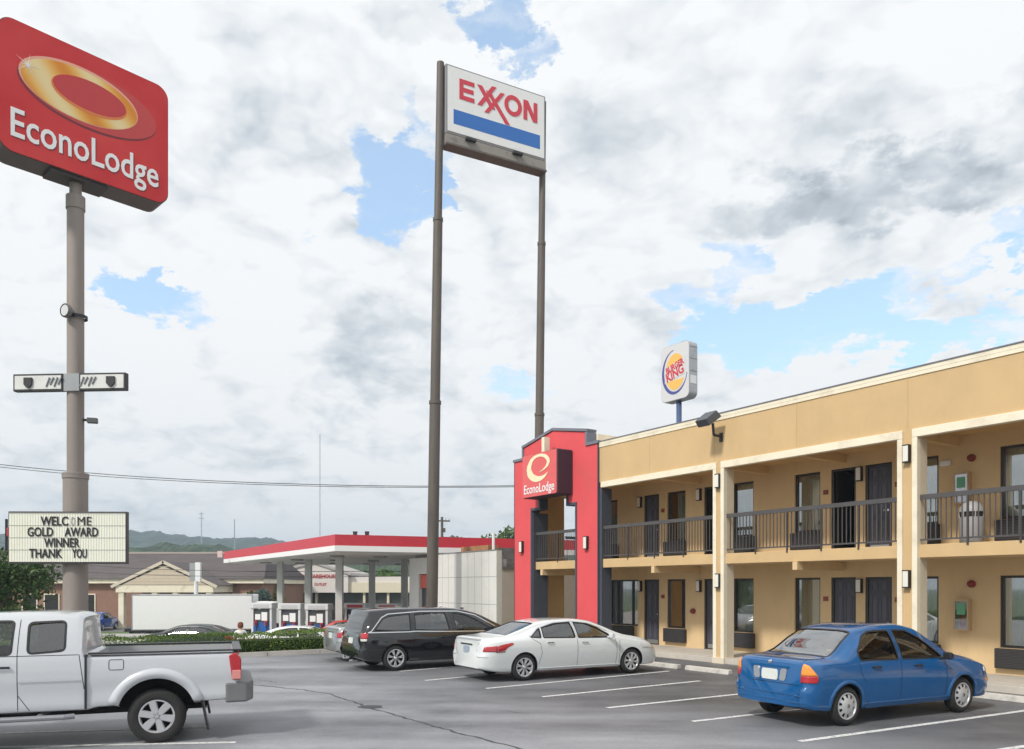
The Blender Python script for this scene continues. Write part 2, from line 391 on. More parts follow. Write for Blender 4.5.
# galleries: slab, fascia, ceiling beams
b = MB(); b.box(-9.3, S1, 0.12, DW, 2.70, 2.93); b.box(-9.3, S0, DW, E0, 2.70, 2.93)
slab = b.build('balcony_slab', ochre_s, motel)
b = MB(); b.box(-9.38, S1, 0.06, 0.119, 2.67, 2.945); b.build('balcony_fascia', ochre, motel, bevel=0.006)
for s in (-8.0, -2.45, 2.42, 7.7, 13.0): b = MB(); b.box(s, s + 0.13, 0.02, DW - 0.002, 2.47, 2.668); b.build('ceiling_beam', ochre_s, motel)
for s in (-7.5, -2.45, 0.02, 2.42, 5.22, 7.7, 10.5, 13.0): b = MB(); b.box(s + .02, s + 0.16, 0.302, DW - 0.002, 5.24, 5.458); b.build('ceiling_beam', ochre_s, motel)
for a, c in ((-9.5, -8.45), (-5.84, -4.79)): b = MB(); b.box(a + .01, c - .01, .263, .30, 0, 5.32); b.build('portal_back', ochre, motel)
# cream frames round every bay
bays = [(-4.67, 0.07), (0.22, 5.20), (5.41, 10.5), (10.7, 15.6)]
for i, (a, c) in enumerate(bays):
    b = MB(); w = 0.115
    b.box(a, c, -0.045, 0.10, 5.22, 5.398)
    if i: b.box(a, a + w, -0.045, 0.10, 0.02, 5.218)
    b.box(c - w, c, -0.045, 0.10, 0.02, 5.218)
    b.build('bay_frame', cream, motel, bevel=0.008)
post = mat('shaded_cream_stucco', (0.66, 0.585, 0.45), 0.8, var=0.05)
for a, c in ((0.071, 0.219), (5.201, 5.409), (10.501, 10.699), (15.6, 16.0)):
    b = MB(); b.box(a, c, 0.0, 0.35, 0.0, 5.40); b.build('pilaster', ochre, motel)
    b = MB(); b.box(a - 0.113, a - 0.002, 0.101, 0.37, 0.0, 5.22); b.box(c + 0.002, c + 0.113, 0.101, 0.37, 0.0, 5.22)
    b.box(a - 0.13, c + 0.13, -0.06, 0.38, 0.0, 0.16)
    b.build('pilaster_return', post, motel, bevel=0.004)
# red portal
def fn(a, z, d): return (a, d, z)
outl = [(-9.5, 0), (-8.45, 0), (-8.45, 4.87), (-7.97, 4.87), (-7.97, 5.33), (-6.30, 5.33), (-6.30, 4.87), (-5.84, 4.87), (-5.84, 0), (-4.79, 0),
        (-4.79, 6.65), (-5.34, 6.65), (-5.34, 7.10), (-7.145, 7.44), (-8.92, 7.08), (-8.92, 6.65), (-9.5, 6.65)]
def split_prism(b, rects, d0, d1):
    for poly in rects: b.prism(poly, fn, d0, d1)
b = MB()
split_prism(b, [[(-9.5, 0), (-8.45, 0), (-8.45, 4.87), (-9.5, 4.87)], [(-5.84, 0), (-4.79, 0), (-4.79, 4.87), (-5.84, 4.87)],
                [(-9.5, 4.87), (-7.97, 4.87), (-7.97, 5.33), (-9.5, 5.33)], [(-6.30, 4.87), (-4.79, 4.87), (-4.79, 5.33), (-6.30, 5.33)],
                [(-9.5, 5.33), (-4.79, 5.33), (-4.79, 6.65), (-9.5, 6.65)],
                [(-8.92, 6.65), (-5.34, 6.65), (-5.34, 7.10), (-7.145, 7.44), (-8.92, 7.08)]], -0.06, 0.26)
bm = bmesh.new(); me = bpy.data.meshes.new('t'); me.from_pydata(b.v, [], b.f); bm.from_mesh(me)
bmesh.ops.remove_doubles(bm, verts=bm.verts, dist=1e-4)
# drop the internal partitions
seen = {}
for f in list(bm.faces):
    seen.setdefault(tuple(round(v, 3) for v in f.calc_center_median()), []).append(f)
me.clear_geometry(); bm.to_mesh(me); bm.free()
portal = b.build('portal', redst, motel)
b = MB()                                   # slate outline of the portal: top cap and inner edge
def trim(pts, w, d0=-0.105, d1=0.30, side=1):
    for (a0, z0), (a1, z1) in zip(pts, pts[1:]):
        dx, dz = a1 - a0, z1 - z0; l = math.hypot(dx, dz); nx, nz = -dz / l * w * side, dx / l * w * side
        b.prism([(a0, z0), (a1, z1), (a1 + nx, z1 + nz), (a0 + nx, z0 + nz)], fn, d0, d1)
trim([(-9.56, 6.655), (-8.92, 6.655)], 0.09); trim([(-8.98, 6.75), (-8.98, 7.08)], 0.09, side=-1); trim([(-8.98, 7.09), (-7.145, 7.45)], 0.09, d1=.301)
trim([(-7.145, 7.45), (-5.28, 7.11)], 0.09, d1=.299); trim([(-5.37, 7.10), (-5.37, 6.75)], 0.09, side=1, d1=.303); trim([(-5.37, 6.655), (-4.74, 6.655)], 0.09, d1=.302)
b.build('portal_coping', slate_l, motel)
b = MB()
trim([(-8.452, 0), (-8.452, 4.78)], 0.07, d0=-0.09, d1=.262, side=-1) ; trim([(-5.838, 4.78), (-5.838, 0)], 0.07, d0=-0.09, d1=.262, side=-1)
trim([(-7.97, 4.868), (-8.46, 4.868)], 0.09, d0=-0.09, d1=.262); trim([(-7.972, 5.24), (-7.972, 4.78)], 0.09, d0=-.092, d1=.261)
trim([(-6.30, 5.328), (-7.97, 5.328)], 0.09, d0=-0.09, d1=.262); trim([(-5.84, 4.868), (-6.30, 4.868)], 0.09, d0=-0.09, d1=.262); trim([(-6.298, 4.78), (-6.298, 5.24)], 0.09, d0=-.092, d1=.261)
b.box(-4.789, -4.765, -0.075, 0.0, 0, 6.64); b.box(-9.52, -9.501, -0.075, 0.27, 0, 6.64)
b.box(-8.383, -8.33, -0.05, 0.6, 0, 4.70)
b.build('portal_trim', navy, motel)
b = MB(); b.box(-4.788, -4.66, 0.002, 0.42, 0, 5.215); b.box(-5.76, -5.70, 0.27, 0.6, 0, 5.2); b.build('portal_pier', navy, motel)
b = MB(); b.box(-9.44, -9.30, 0.262, 2.1, 0.0, 5.458); b.build('end_screen_wall', ochre, motel)
b = MB(); b.box(-5.33, -5.20, 0.31, 1.6, 6.46, 7.06); b.build('roof_curb', cream, motel)
# sidewalk
walkm = mat('walk_concrete', (0.50, 0.46, 0.40), 0.85, var=0.1, vscale=1.5, bump=0.2, bscale=50)
b = MB(); s = -10.5
while s < 17:
    b.box(s, s + 1.49, 0.39, DW, 0.0, 0.15); s += 1.5
for s0, s1 in ((-10.5, -4.6), (-4.6, 0.0), (0.3, 5.12), (5.48, 10.43), (10.75, 17)): b.box(s0, s1, 0.0, 0.38, 0.0, 0.148)
b.box(-10.5, S0 - .01, DW + .01, E0, 0, 0.148)
wk = b.build('sidewalk', walkm, bevel=0.006); wk.location = O; wk.rotation_euler = (0, 0, math.atan2(U.y, U.x)); struct(wk)

# windows and doors
def curtain(b, a, c, z0, z1, d, amp=0.025, per=0.13, ph=0.0):
    n = max(8, int((c - a) / 0.016)); pts = []
    for k in range(n + 1):
        s = a + (c - a) * k / n; pts.append((s, d + amp * math.sin(2 * math.pi * s / per + ph + 0.9 * math.sin(s * 7))))
    for p, q in zip(pts, pts[1:]): b.quad([(p[0], p[1], z0), (q[0], q[1], z0), (q[0], q[1], z1), (p[0], p[1], z1)])
for (a, c, z0, z1, k) in openings:
    if k == 'd': continue
    D = DW + 0.05
    b = MB(); fw = 0.055
    b.box(a + .001, a + fw, D, D + .09, z0, z1 - .001); b.box(c - fw, c - .001, D, D + .09, z0, z1 - .001)
    b.box(a + fw, c - fw, D + .002, D + .088, z1 - fw, z1 - .001); b.box(a + fw, c - fw, D + .002, D + .088, z0, z0 + fw)
    if k == 'big':
        for q in (0.36, 1.12): b.box(a + q, a + q + .06, D + .004, D + .086, z0 + fw, z1 - fw)
    fr = b.build('window', framem, motel)
    b = MB(); b.quad([(a + fw, D + .045, z0 + fw), (c - fw, D + .045, z0 + fw), (c - fw, D + .045, z1 - fw), (a + fw, D + .045, z1 - fw)]); b.build('pane', wingl, fr)
    b = MB()
    if k == 'big': curtain(b, a + 0.40, a + 1.1, 1.25, z1, D + .2); curtain(b, a + .02, a + .33, z0, z1, D + .2)
    elif a < -1.2 and c > -4: curtain(b, a + 0.26, c, z0, z1, D + .16)
    elif z0 > 2 and int(a * 10) % 3 == 0: curtain(b, a, a + (c - a) * .72, z0, z1, D + .16)
    else: curtain(b, a, c, z0, z1, D + .16, ph=a * 3)
    b.build('curtain', curt if k != 'big' else mat('white_blind', (.6, .6, .58), .8), fr)
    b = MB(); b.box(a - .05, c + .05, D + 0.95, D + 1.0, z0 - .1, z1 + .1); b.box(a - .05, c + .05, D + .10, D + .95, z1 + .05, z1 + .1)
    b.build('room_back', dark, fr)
    za = z0 - 0.47 if z0 < 2 else z0 - 0.50          # through-wall air conditioner under it
    b = MB(); b.box(a - .06, c + .06 if k != 'big' else a + 1.3, DW - 0.13, DW - .001, za + .03, z0 - .012)
    ac = b.build('air_conditioner', acm, motel, bevel=0.01)
    b = MB(); z = za + .07
    while z < z0 - .05: b.box(a - .04, (c + .04) if k != 'big' else a + 1.28, DW - .142, DW - .13, z, z + .014); z += .033
    b.build('grille', mat('grille_slat', (.06, .055, .06), .5), ac)
def door(a, c, z0, z1, open_=False):
    b = MB(); D = DW + .06; fw = 0.06
    b.box(a + .001, a + fw, D - .03, D + .08, z0, z1 - .001); b.box(c - fw, c - .001, D - .03, D + .08, z0, z1 - .001); b.box(a + fw, c - fw, D - .028, D + .078, z1 - fw, z1 - .001)
    b.box(a + .002, c - .002, D - .058, D + .1, z0 - .01, z0 + .02)
    fr = b.build('door', framem, motel)
    if open_:
        b = MB(); b.box(a - .1, c + .1, D + 1.6, D + 1.65, z0, z1 + .1); b.box(a + fw, a + fw + .04, D + .08, D + .75, z0 + .02, z1 - .07)
        b.box(a - .1, c + .1, D + .1, D + 1.6, z1 + .02, z1 + .1)
        b.build('leaf', dark, fr); return
    b = MB(); b.box(a + fw + .003, c - fw - .003, D, D + .045, z0 + .022, z1 - fw - .003)
    w = c - a - 2 * fw
    lf = b.build('leaf', doorm, fr)
    b = MB()
    for r0, r1 in ((0.08, 0.36), (0.42, 0.78), (0.84, 0.95)):
        for q in (0.14, 0.56):
            x0 = a + fw + w * q; x1 = x0 + w * 0.30; y0 = z0 + (z1 - z0) * r0; y1 = z0 + (z1 - z0) * r1
            # raised rim of each panel
            for bx in ((x0, x1, y0, y0 + .018), (x0, x1, y1 - .018, y1), (x0, x0 + .018, y0 + .018, y1 - .018), (x1 - .018, x1, y0 + .018, y1 - .018)):
                b.box(bx[0], bx[1], D - .010, D - .0005, bx[2], bx[3])
            b.box(x0 + .035, x1 - .035, D - .006, D - .0005, y0 + .035, y1 - .035)
    b.build('panel_moulding', mat('door_moulding', (0.075, 0.075, 0.10), 0.4), fr)
    b = MB(); b.tube([(c - fw - .07, D, z0 + 1.0), (c - fw - .07, D - .06, z0 + 1.0), (c - fw - .16, D - .06, z0 + 1.0)], .011, 8)
    b.lathe([(0.0, -.012), (.028, -.012), (.028, 0), (0, 0)], cx=c - fw - .07, cy=D, cz=z0 + 1.0, seg=12)
    b.build('handle', chrome, fr)
    b = MB(); b.box(a + fw + .05, c - fw - .05, D - .004, D - .0006, z0 + .03, z0 + .16); b.build('kick_plate', mat('brushed_steel', (.5, .5, .5), .35, metal=.9), fr)
for a, c in ld:
    door(a, c, 0.15, ZL); door(a, c, 2.94, ZU, open_=(abs(a - 2.15) < .01 or abs(a + 2.19) < .01))
# railings
def railing(a, c, d=0.09, along='s', nm='railing', step=0.105):
    b = MB()
    def bx(p0, p1, q0, q1, z0, z1):
        if along == 's': b.box(p0, p1, d + q0, d + q1, z0, z1)
        else: b.box(d + q0, d + q1, p0, p1, z0, z1)
    bx(a, c, -.03, .03, 3.90, 4.0); bx(a, c, -.018, .018, 3.03, 3.065)
    n = int((c - a) / step)
    for k in range(1, n):
        s = a + (c - a) * k / n; bx(s - .0095, s + .0095, -.0095, .0095, 3.066, 3.899)
    rl = b.build(nm, railm, motel)
    m = max(2, round((c - a) / 1.05))
    for k in range(1, m):
        b = MB(); s = a + (c - a) * k / m; bx(s - .02, s + .02, -.045, -.0185, 2.90, 3.898); b.build('post', mat('rail_post', (0.05, .047, .047), .5), rl)
for a, c in ((-4.66, -0.05), (0.34, 5.08), (5.53, 10.38), (10.83, 15.48), (-8.33, -5.76)): railing(a, c)
railing(2.2, E0 - .1, d=-9.34, along='d')
# wall lanterns
def lamp(s, d, z, w=0.15, h=0.32):
    b = MB(); b.box(s - w / 2 - .012, s + w / 2 + .012, d - .03, d - .001, z - .02, z + h + .02)
    b.box(s - w / 2 - .012, s + w / 2 + .012, d - .11, d - .03, z + h, z + h + .02); b.box(s - w / 2 - .012, s + w / 2 + .012, d - .11, d - .03, z - .02, z)
    b.box(s + w / 2, s + w / 2 + .012, d - .11, d - .03, z, z + h)
    l = b.build('wall_lamp', blackm, motel)
    b = MB(); b.box(s - w / 2, s + w / 2, d - .105, d - .032, z + .001, z + h - .001); b.build('lamp_shade', lampg, l, bevel=.006)
for s in (-4.98, -2.36, 2.97, 8.27): lamp(s, DW, 1.92, .13); lamp(s, DW, 4.74, .13)
for s in (0.145, 5.305, 10.6): lamp(s, 0.0, 2.05, .12, .34); lamp(s, 0.0, 4.72, .12, .34)
lamp(-9.0, -0.06, 3.32, .16, .38); lamp(-5.32, -0.06, 3.30, .16, .38)
# small wall fittings
redm = mat('dark_red_plastic', (.22, .025, .025), .4)
for s in (2.0, 3.95, -3.94, 7.28):
    for z in (1.68, 4.48): b = MB(); b.box(s - .07, s + .07, DW - .02, DW - .001, z, z + .12); b.build('room_plate', mat('room_plate', (.25, .06, .04), .5), motel)
for s, z in ((5.66, 2.12), (5.66, 4.94), (-2.62, 1.30)): b = MB(); b.lathe([(0, -.09), (.07, -.09), (.085, -.05), (.085, 0)], cx=s, cy=DW, cz=z, seg=16); b.build('alarm_bell', redm, motel, smooth=True)
b = MB(); b.box(4.98, 5.22, DW - .08, DW - .001, 4.83, 4.95); b.build('emergency_light', white, motel, bevel=.02)
for z0 in (1.07, 3.92):
    cab = thing('extinguisher_cabinet', 'cream framed fire extinguisher cabinet with a glass front on the ground-floor wall' if z0 < 2 else
                'fire extinguisher cabinet on the upper gallery wall above the dome-topped litter bin', 'cabinet', fac(5.50, DW, z0), math.atan2(U.y, U.x), 'extinguisher cabinets')
    b = MB(); w, h, t = .16, .70, .17
    b.box(-w, w, -.02, -.001, 0, h)
    b.box(-w, -w + .03, -t, -.021, 0, h); b.box(w - .03, w, -t, -.021, 0, h); b.box(-w + .03, w - .03, -t, -.021, 0, .04); b.box(-w + .03, w - .03, -t, -.021, h - .04, h)
    b.build('case', mat('cabinet_tan', (.50, .36, .22), .5), cab)
    b = MB(); b.lathe([(.0, .06), (.055, .06), (.06, .1), (.06, .40), (.03, .46), (.02, .5), (0, .5)], axis='Z', cy=-.09, seg=16)
    b.tube([(.0, -.09, .5), (.05, -.1, .53)], .012, 6); b.build('extinguisher', mat('extinguisher_red', (.5, .03, .03), .3), cab, smooth=True)
    b = MB(); b.quad([(-w + .03, -t + .01, .04), (w - .03, -t + .01, .04), (w - .03, -t + .01, h - .04), (-w + .03, -t + .01, h - .04)]); b.build('pane', wingl, cab)
    b = MB(); b.box(-.09, .09, -t + .004, -t + .008, .36, .60); b.build('notice', mat('green_notice', (.12, .38, .22), .5), cab)
binn = thing('litter_bin', 'grey litter bin with domed top and dark push band on the upper gallery', 'litter bin', fac(5.98, 1.30, 2.93), math.atan2(U.y, U.x))
b = MB(); b.lathe([(0, 0), (.24, 0), (.26, .03), (.27, .66), (.25, .68)], axis='Z', seg=28); b.build('body', mat('bin_grey', (.27, .27, .28), .6, var=.06), binn, smooth=True)
b = MB(); b.lathe([(.25, .68), (.25, .80)], axis='Z', seg=28); b.build('opening_band', dark, binn, smooth=True)
b = MB(); b.lathe([(.275, .80), (.27, .88), (.20, 1.0), (.1, 1.05), (0, 1.06)], axis='Z', seg=28)
for k in range(6):
    t = R(60 * k + 15); b.box(.265 * math.cos(t) - .012, .265 * math.cos(t) + .012, .265 * math.sin(t) - .012, .265 * math.sin(t) + .012, .67, .81)
b.build('dome', mat('bin_dome', (.36, .36, .37), .5), binn, smooth='auto'); binn.scale = (.86, .86, .92)
# roof floodlight on a bent arm
fl = thing('floodlight', 'dark shoebox floodlight on a bent arm bolted to the tan parapet', 'floodlight', fac(0.22, -0.0, 6.05), math.atan2(U.y, U.x))
b = MB(); b.box(-.05, .05, -.03, -.001, -.12, .12); b.tube([(0, -.03, .03), (0, -.28, .03), (0, -.3, .05), (0, -.34, .34)], .035, 10); b.build('arm', blackm, fl)
h = thing('x', '', '', (0, 0, 0)); bpy.data.objects.remove(h)
b = MB(); b.prism([(-.30, -.06), (.26, -.10), (.30, .10), (-.18, .16)], lambda a, z, d: (d, -a, z), -.20, .20)
hd_ = b.build('head', mat('lamp_housing', (.07, .075, .085), .45), fl, bevel=.015, loc=(0, -.50, .42), rot=(R(28), 0, 0))
b = MB(); b.prism([(-.27, -.064), (.22, -.104), (.22, -.112), (-.27, -.072)], lambda a, z, d: (d, -a, z), -.17, .17); b.build('lens', lampg, hd_)

# sign hanging on the portal
signred = mat('sign_red', (0.62, 0.045, 0.05), 0.35, var=0.03)
signpink = mat('weathered_sign_red', (0.70, 0.12, 0.12), 0.45, var=0.05)
wht = mat('sign_white', (0.80, 0.80, 0.80), 0.4)
gold = mat('gold_swirl', (0.85, 0.50, 0.14), 0.4); gold2 = mat('pale_gold_swirl', (0.88, 0.76, 0.50), 0.4)
ws = thing('wall_sign', 'red box sign with golden swirl and EconoLodge lettering on the red portal', 'sign', fac(-7.05, -0.06, 0), math.atan2(U.y, U.x))
b = MB(); b.box(-.98, 1.0, -.66, -.006, 5.13, 6.62); b.build('cabinet', mat('dark_cabinet', (.035, .02, .035), .6), ws, bevel=.03)
b = MB(); b.prism(rrect(-.96, .98, 5.15, 6.60, .06), FR(-.662), 0, .02); b.build('face', signpink, ws)
def swirl(b, cx, cz, sx, sz, rot, yb):
    P_ = [(.05, -.38, .01), (.45, -.22, .10), (.80, .05, .20), (.90, .45, .27), (.58, .84, .26), (0, .98, .22), (-.62, .76, .28), (-.93, .12, .42), (-.78, -.50, .52), (-.30, -.86, .50), (.25, -.88, .34), (.62, -.70, .16), (.9, -.45, .01)]
    pts = []
    for i in range(len(P_) - 1):
        p0, p1, p2, p3 = P_[max(0, i - 1)], P_[i], P_[i + 1], P_[min(len(P_) - 1, i + 2)]
        for k in range(5):
            t = k / 5; pts.append([.5 * (2 * p1[c] + (p2[c] - p0[c]) * t + (2 * p0[c] - 5 * p1[c] + 4 * p2[c] - p3[c]) * t * t + (3 * p1[c] - p0[c] - 3 * p2[c] + p3[c]) * t ** 3) for c in range(3)])
    last = None
    for i, (x, z, w) in enumerate(pts):
        a, c = pts[max(0, i - 1)], pts[min(len(pts) - 1, i + 1)]; d = Vector((c[0] - a[0], c[1] - a[1])).normalized(); n = Vector((-d.y, d.x)) * w * .5
        cur = [(cx + (x + n.x) * sx, yb, cz + (z + n.y) * sz), (cx + (x - n.x) * sx, yb, cz + (z - n.y) * sz)]
        if last: b.quad([last[0], cur[0], cur[1], last[1]])
        last = cur
    return
    """letter-e like ring of uneven width"""
    n = 56; o_, i_ = [], []
    for k in range(n + 1):
        t = R(-25 + 320 * k / n) ; tt = k / n
        w = 0.10 + 0.30 * math.sin(math.pi * min(1, tt * 1.02)) ** 1.2
        for lst, r in ((o_, 1.0), (i_, 1.0 - w)):
            x, z = r * math.cos(t) * sx, r * math.sin(t) * sz
            lst.append((cx + x * math.cos(rot) - z * math.sin(rot), cz + x * math.sin(rot) + z * math.cos(rot)))
    for k in range(n):
        b.quad([(o_[k][0], yb, o_[k][1]), (o_[k + 1][0], yb, o_[k + 1][1]), (i_[k + 1][0], yb, i_[k + 1][1]), (i_[k][0], yb, i_[k][1])])
b = MB(); swirl(b, .0, 6.10, .60, .42, R(12), -.688); b.build('swirl', gold2, ws, solid=.005)
text_part('EconoLodge', .44, wht, ws, face_mtx(0, -.69, 5.40), sx=.80, bold=.004)
b = MB(); b.box(-.06, .10, -.52, -.30, 6.622, 7.15); b.build('bracket', cream, ws)

# wheel stops
for i, (p, lab) in enumerate([(gp(708, 672.3), 'concrete wheel stop lying in front of the first cream pilaster'),
                              (gp(655, 666.3), 'concrete wheel stop at the nose of the white sedan'),
                              (gp(992, 699.3), 'concrete wheel stop at the nose of the blue sedan')]):
    b = MB(); b.prism([(-.09, 0), (.09, 0), (.06, .115), (-.06, .115)], lambda a, z, d: (d, a, z), -.85 if i != 0 else -.68, .85 if i != 0 else .68)
    o = b.build('wheel_stop', mat('wheel_stop_concrete', (.50, .48, .44), .85, var=.12, vscale=5, dirt=(.3, .29, .27), dscale=4), bevel=.012, loc=p, rot=(0, 0, math.atan2(U.y, U.x)))
    tag(o, lab, 'wheel stop', 'wheel stops at the parking bays')
# ================================================================== VEHICLES
tyrem = mat('tyre_rubber', (0.022, 0.021, 0.021), 0.85, var=0.15, vscale=6, bump=0.2, bscale=60)
rimm = mat('alloy', (0.60, 0.61, 0.63), 0.30, metal=0.35)
hubm = mat('hubcap_silver', (0.58, 0.59, 0.60), 0.40, metal=0.5)
liner = mat('wheel_well', (0.012, 0.012, 0.012), 0.95)
seatm = mat('seat_cloth', (0.05, 0.05, 0.055), 0.9)
seatl = mat('seat_cloth_grey', (0.20, 0.20, 0.20), 0.9)
trimk = mat('black_trim', (0.018, 0.018, 0.02), 0.35)
seam = mat('panel_gap', (0.008, 0.008, 0.008), 0.9)
redl = mat('red_lens', (0.42, 0.012, 0.02), 0.08, coat=1.0); amb = mat('amber_lens', (0.85, 0.27, 0.02), 0.08, coat=1.0)
clr = mat('clear_lens', (0.62, 0.62, 0.60), 0.06, coat=1.0); darkred = mat('deep_red_lens', (0.20, 0.01, 0.015), .1, coat=1.0)
cargl = glass('tinted_car_glass', (0.70, 0.76, 0.74), 0.04); cargd = glass('privacy_glass', (0.13, 0.15, 0.155), 0.12)
platem = mat('number_plate', (0.62, 0.66, 0.62), 0.4, var=.1, vscale=30)

def lerp_tab(tab, x, smooth=True):
    if x <= tab[0][0]: return tab[0][1]
    if x >= tab[-1][0]: return tab[-1][1]
    for i in range(len(tab) - 1):
        if tab[i][0] <= x <= tab[i + 1][0]:
            x0, y0 = tab[i]; x1, y1 = tab[i + 1]; h = x1 - x0
            if h < 1e-6: return y1
            t = (x - x0) / h
            if not smooth: return y0 + (y1 - y0) * t
            def sl(j):      # monotone tangents
                if j <= 0 or j >= len(tab) - 1: return None
                a = (tab[j][1] - tab[j - 1][1]) / max(1e-6, tab[j][0] - tab[j - 1][0]); c = (tab[j + 1][1] - tab[j][1]) / max(1e-6, tab[j + 1][0] - tab[j][0])
                return 0 if a * c <= 0 else 2 * a * c / (a + c)
            d = (y1 - y0) / h; m0 = sl(i); m1 = sl(i + 1); m0 = d if m0 is None else m0; m1 = d if m1 is None else m1
            return (2 * t**3 - 3 * t**2 + 1) * y0 + (t**3 - 2 * t**2 + t) * h * m0 + (-2 * t**3 + 3 * t**2) * y1 + (t**3 - t**2) * h * m1

class Car:
    def __init__(s, sp): s.sp = sp; s.L = sp['L']; s.W = sp['W'] / 2
    def section(s, x, inset=0.0):
        sp = s.sp; L = s.L
        zt = lerp_tab(sp['top'], x); zb = lerp_tab(sp['bot'], x); zw = lerp_tab(sp['belt'], x); wr = lerp_tab(sp['wroof'], x) * s.W
        w = s.W
        for d, (rad, fac_) in ((x, sp['rear_round']), (L - x, sp['front_round'])):
            if d < rad:
                k = fac_ + (1 - fac_) * math.sqrt(max(0, 1 - (1 - d / rad) ** 2.4)); w *= k; wr *= k
        zw = min(zw, zt - 0.045); wr = min(wr, w * .97)
        tuck = sp.get('tuck', .93); sh = sp.get('shoulder', .975)
        P = [(0, zb), (w * .55, zb), (w * tuck * .97, zb + .012), (w * (tuck + .02), zb + .05), (w * .985, zb + .35 * (zw - zb)), (w, zb + .58 * (zw - zb)), (w * .995, zb + .80 * (zw - zb)), (w * sh, zw - .01)]
        h = zt - zw
        y0 = w * sh; r = min(.10, h * .45)
        P += [(y0 + (wr - y0) * .30 + .012 * min(1, h / .4), zw + (h - r) * .33), (y0 + (wr - y0) * .66 + .014 * min(1, h / .4), zw + (h - r) * .70), (wr, zt - r), (wr - .035, zt - r * .42), (wr - .11, zt - r * .14), (wr * .55, zt - r * .02), (0, zt)]
        # resample
        out = []
        for i in range(len(P) - 1):
            n = 3 if 3 <= i < 12 else 2
            p0 = P[max(0, i - 1)]; p1 = P[i]; p2 = P[i + 1]; p3 = P[min(len(P) - 1, i + 2)]
            for k in range(n):
                t = k / n; q = []
                for c in (0, 1):
                    v = 0.5 * ((2 * p1[c]) + (-p0[c] + p2[c]) * t + (2 * p0[c] - 5 * p1[c] + 4 * p2[c] - p3[c]) * t * t + (-p0[c] + 3 * p1[c] - 3 * p2[c] + p3[c]) * t**3)
                    q.append(v * 0.5 + 0.5 * (p1[c] + (p2[c] - p1[c]) * t))
                out.append(tuple(q))
        out.append(P[-1]); out[0] = P[0]
        return out
    def xs(s):
        L = s.L; n = s.sp.get('n', 74); out = []
        for k in range(n + 1):
            t = k / n; t = t + 0.0 * t
            out.append(L * (0.5 - 0.5 * math.cos(math.pi * (0.12 + 0.76 * t)) - (0.5 - 0.5 * math.cos(math.pi * .12))) / (math.cos(math.pi * .12)))
        out[0] = 0; out[-1] = L
        for e in s.sp.get('extra_x', []): out.append(e)
        return sorted(out)
    def shear(s, x, z):
        sp = s.sp; L = s.L
        r = lerp_tab(sp['rear'], z); f = lerp_tab(sp['front'], z)
        return x + r * math.exp(-(x / .22) ** 1.5) - f * math.exp(-((L - x) / .22) ** 1.5)
    def solid(s):
        b = MB(); secs = []; xs = s.xs()
        for x in xs:
            half = s.section(x); ring = [(y, z) for y, z in half] + [(-y, z) for y, z in reversed(half[1:-1])]
            i = len(b.v); secs.append((i, len(ring)))
            for y, z in ring: b.v.append((s.shear(x, z), y, z))
        n = secs[0][1]
        for a in range(len(secs) - 1):
            i, j = secs[a][0], secs[a + 1][0]
            for k in range(n): b.f.append((i + k, i + (k + 1) % n, j + (k + 1) % n, j + k)); b.m.append(0)
        b.f.append(tuple(secs[0][0] + k for k in reversed(range(n)))); b.m.append(0)
        b.f.append(tuple(secs[-1][0] + k for k in range(n))); b.m.append(0)
        return b

def tmp(b, name='cutter', mats=()):
    o = b.build(name, list(mats) or [liner], merge=True); return o
def boolean(o, cut, op='DIFFERENCE'):
    cut.parent = o.parent
    md = o.modifiers.new('b', 'BOOLEAN'); md.operation = op; md.object = cut; md.solver = 'EXACT'
    md.material_mode = 'TRANSFER'
    bpy.context.view_layer.update()
    me = bpy.data.meshes.new_from_object(o.evaluated_get(bpy.context.evaluated_depsgraph_get()))
    o.modifiers.clear(); old = o.data; o.data = me; bpy.data.meshes.remove(old)
    cm = cut.data; bpy.data.objects.remove(cut); bpy.data.meshes.remove(cm)

def inpoly_rows(poly, nv):
    zs = [p[1] for p in poly]; z0, z1 = min(zs), max(zs); rows = []
    for k in range(nv + 1):
        z = z0 + (z1 - z0) * (0.0015 + 0.997 * k / nv); xs = []
        for (a, b_), (c, d) in zip(poly, poly[1:] + poly[:1]):
            if (b_ - z) * (d - z) < 0: xs.append(a + (c - a) * (z - b_) / (d - b_))
        if len(xs) >= 2: rows.append((z, min(xs), max(xs)))
    return rows
def patch(poly, mp, nu=8, nv=8):
    b = MB(); rows = inpoly_rows(poly, nv)
    for z, a, c in rows:
        for k in range(nu + 1): b.v.append(tuple(mp(a + (c - a) * k / nu, z)))
    for r in range(len(rows) - 1):
        for k in range(nu):
            i = r * (nu + 1) + k; b.f.append((i, i + 1, i + nu + 2, i + nu + 1)); b.m.append(0)
    return b
def smooth_poly(poly, r=0.04, n=4):
    out = []; N_ = len(poly)
    for i in range(N_):
        p0 = Vector(poly[i - 1]); p = Vector(poly[i]); p2 = Vector(poly[(i + 1) % N_])
        a = (p0 - p); c = (p2 - p); rr = min(r, a.length * .45, c.length * .45); A = p + a.normalized() * rr; B = p + c.normalized() * rr
        for k in range(n + 1):
            t = k / n; q = A * (1 - t) ** 2 + p * 2 * t * (1 - t) + B * t * t; out.append((q.x, q.y))
    return out
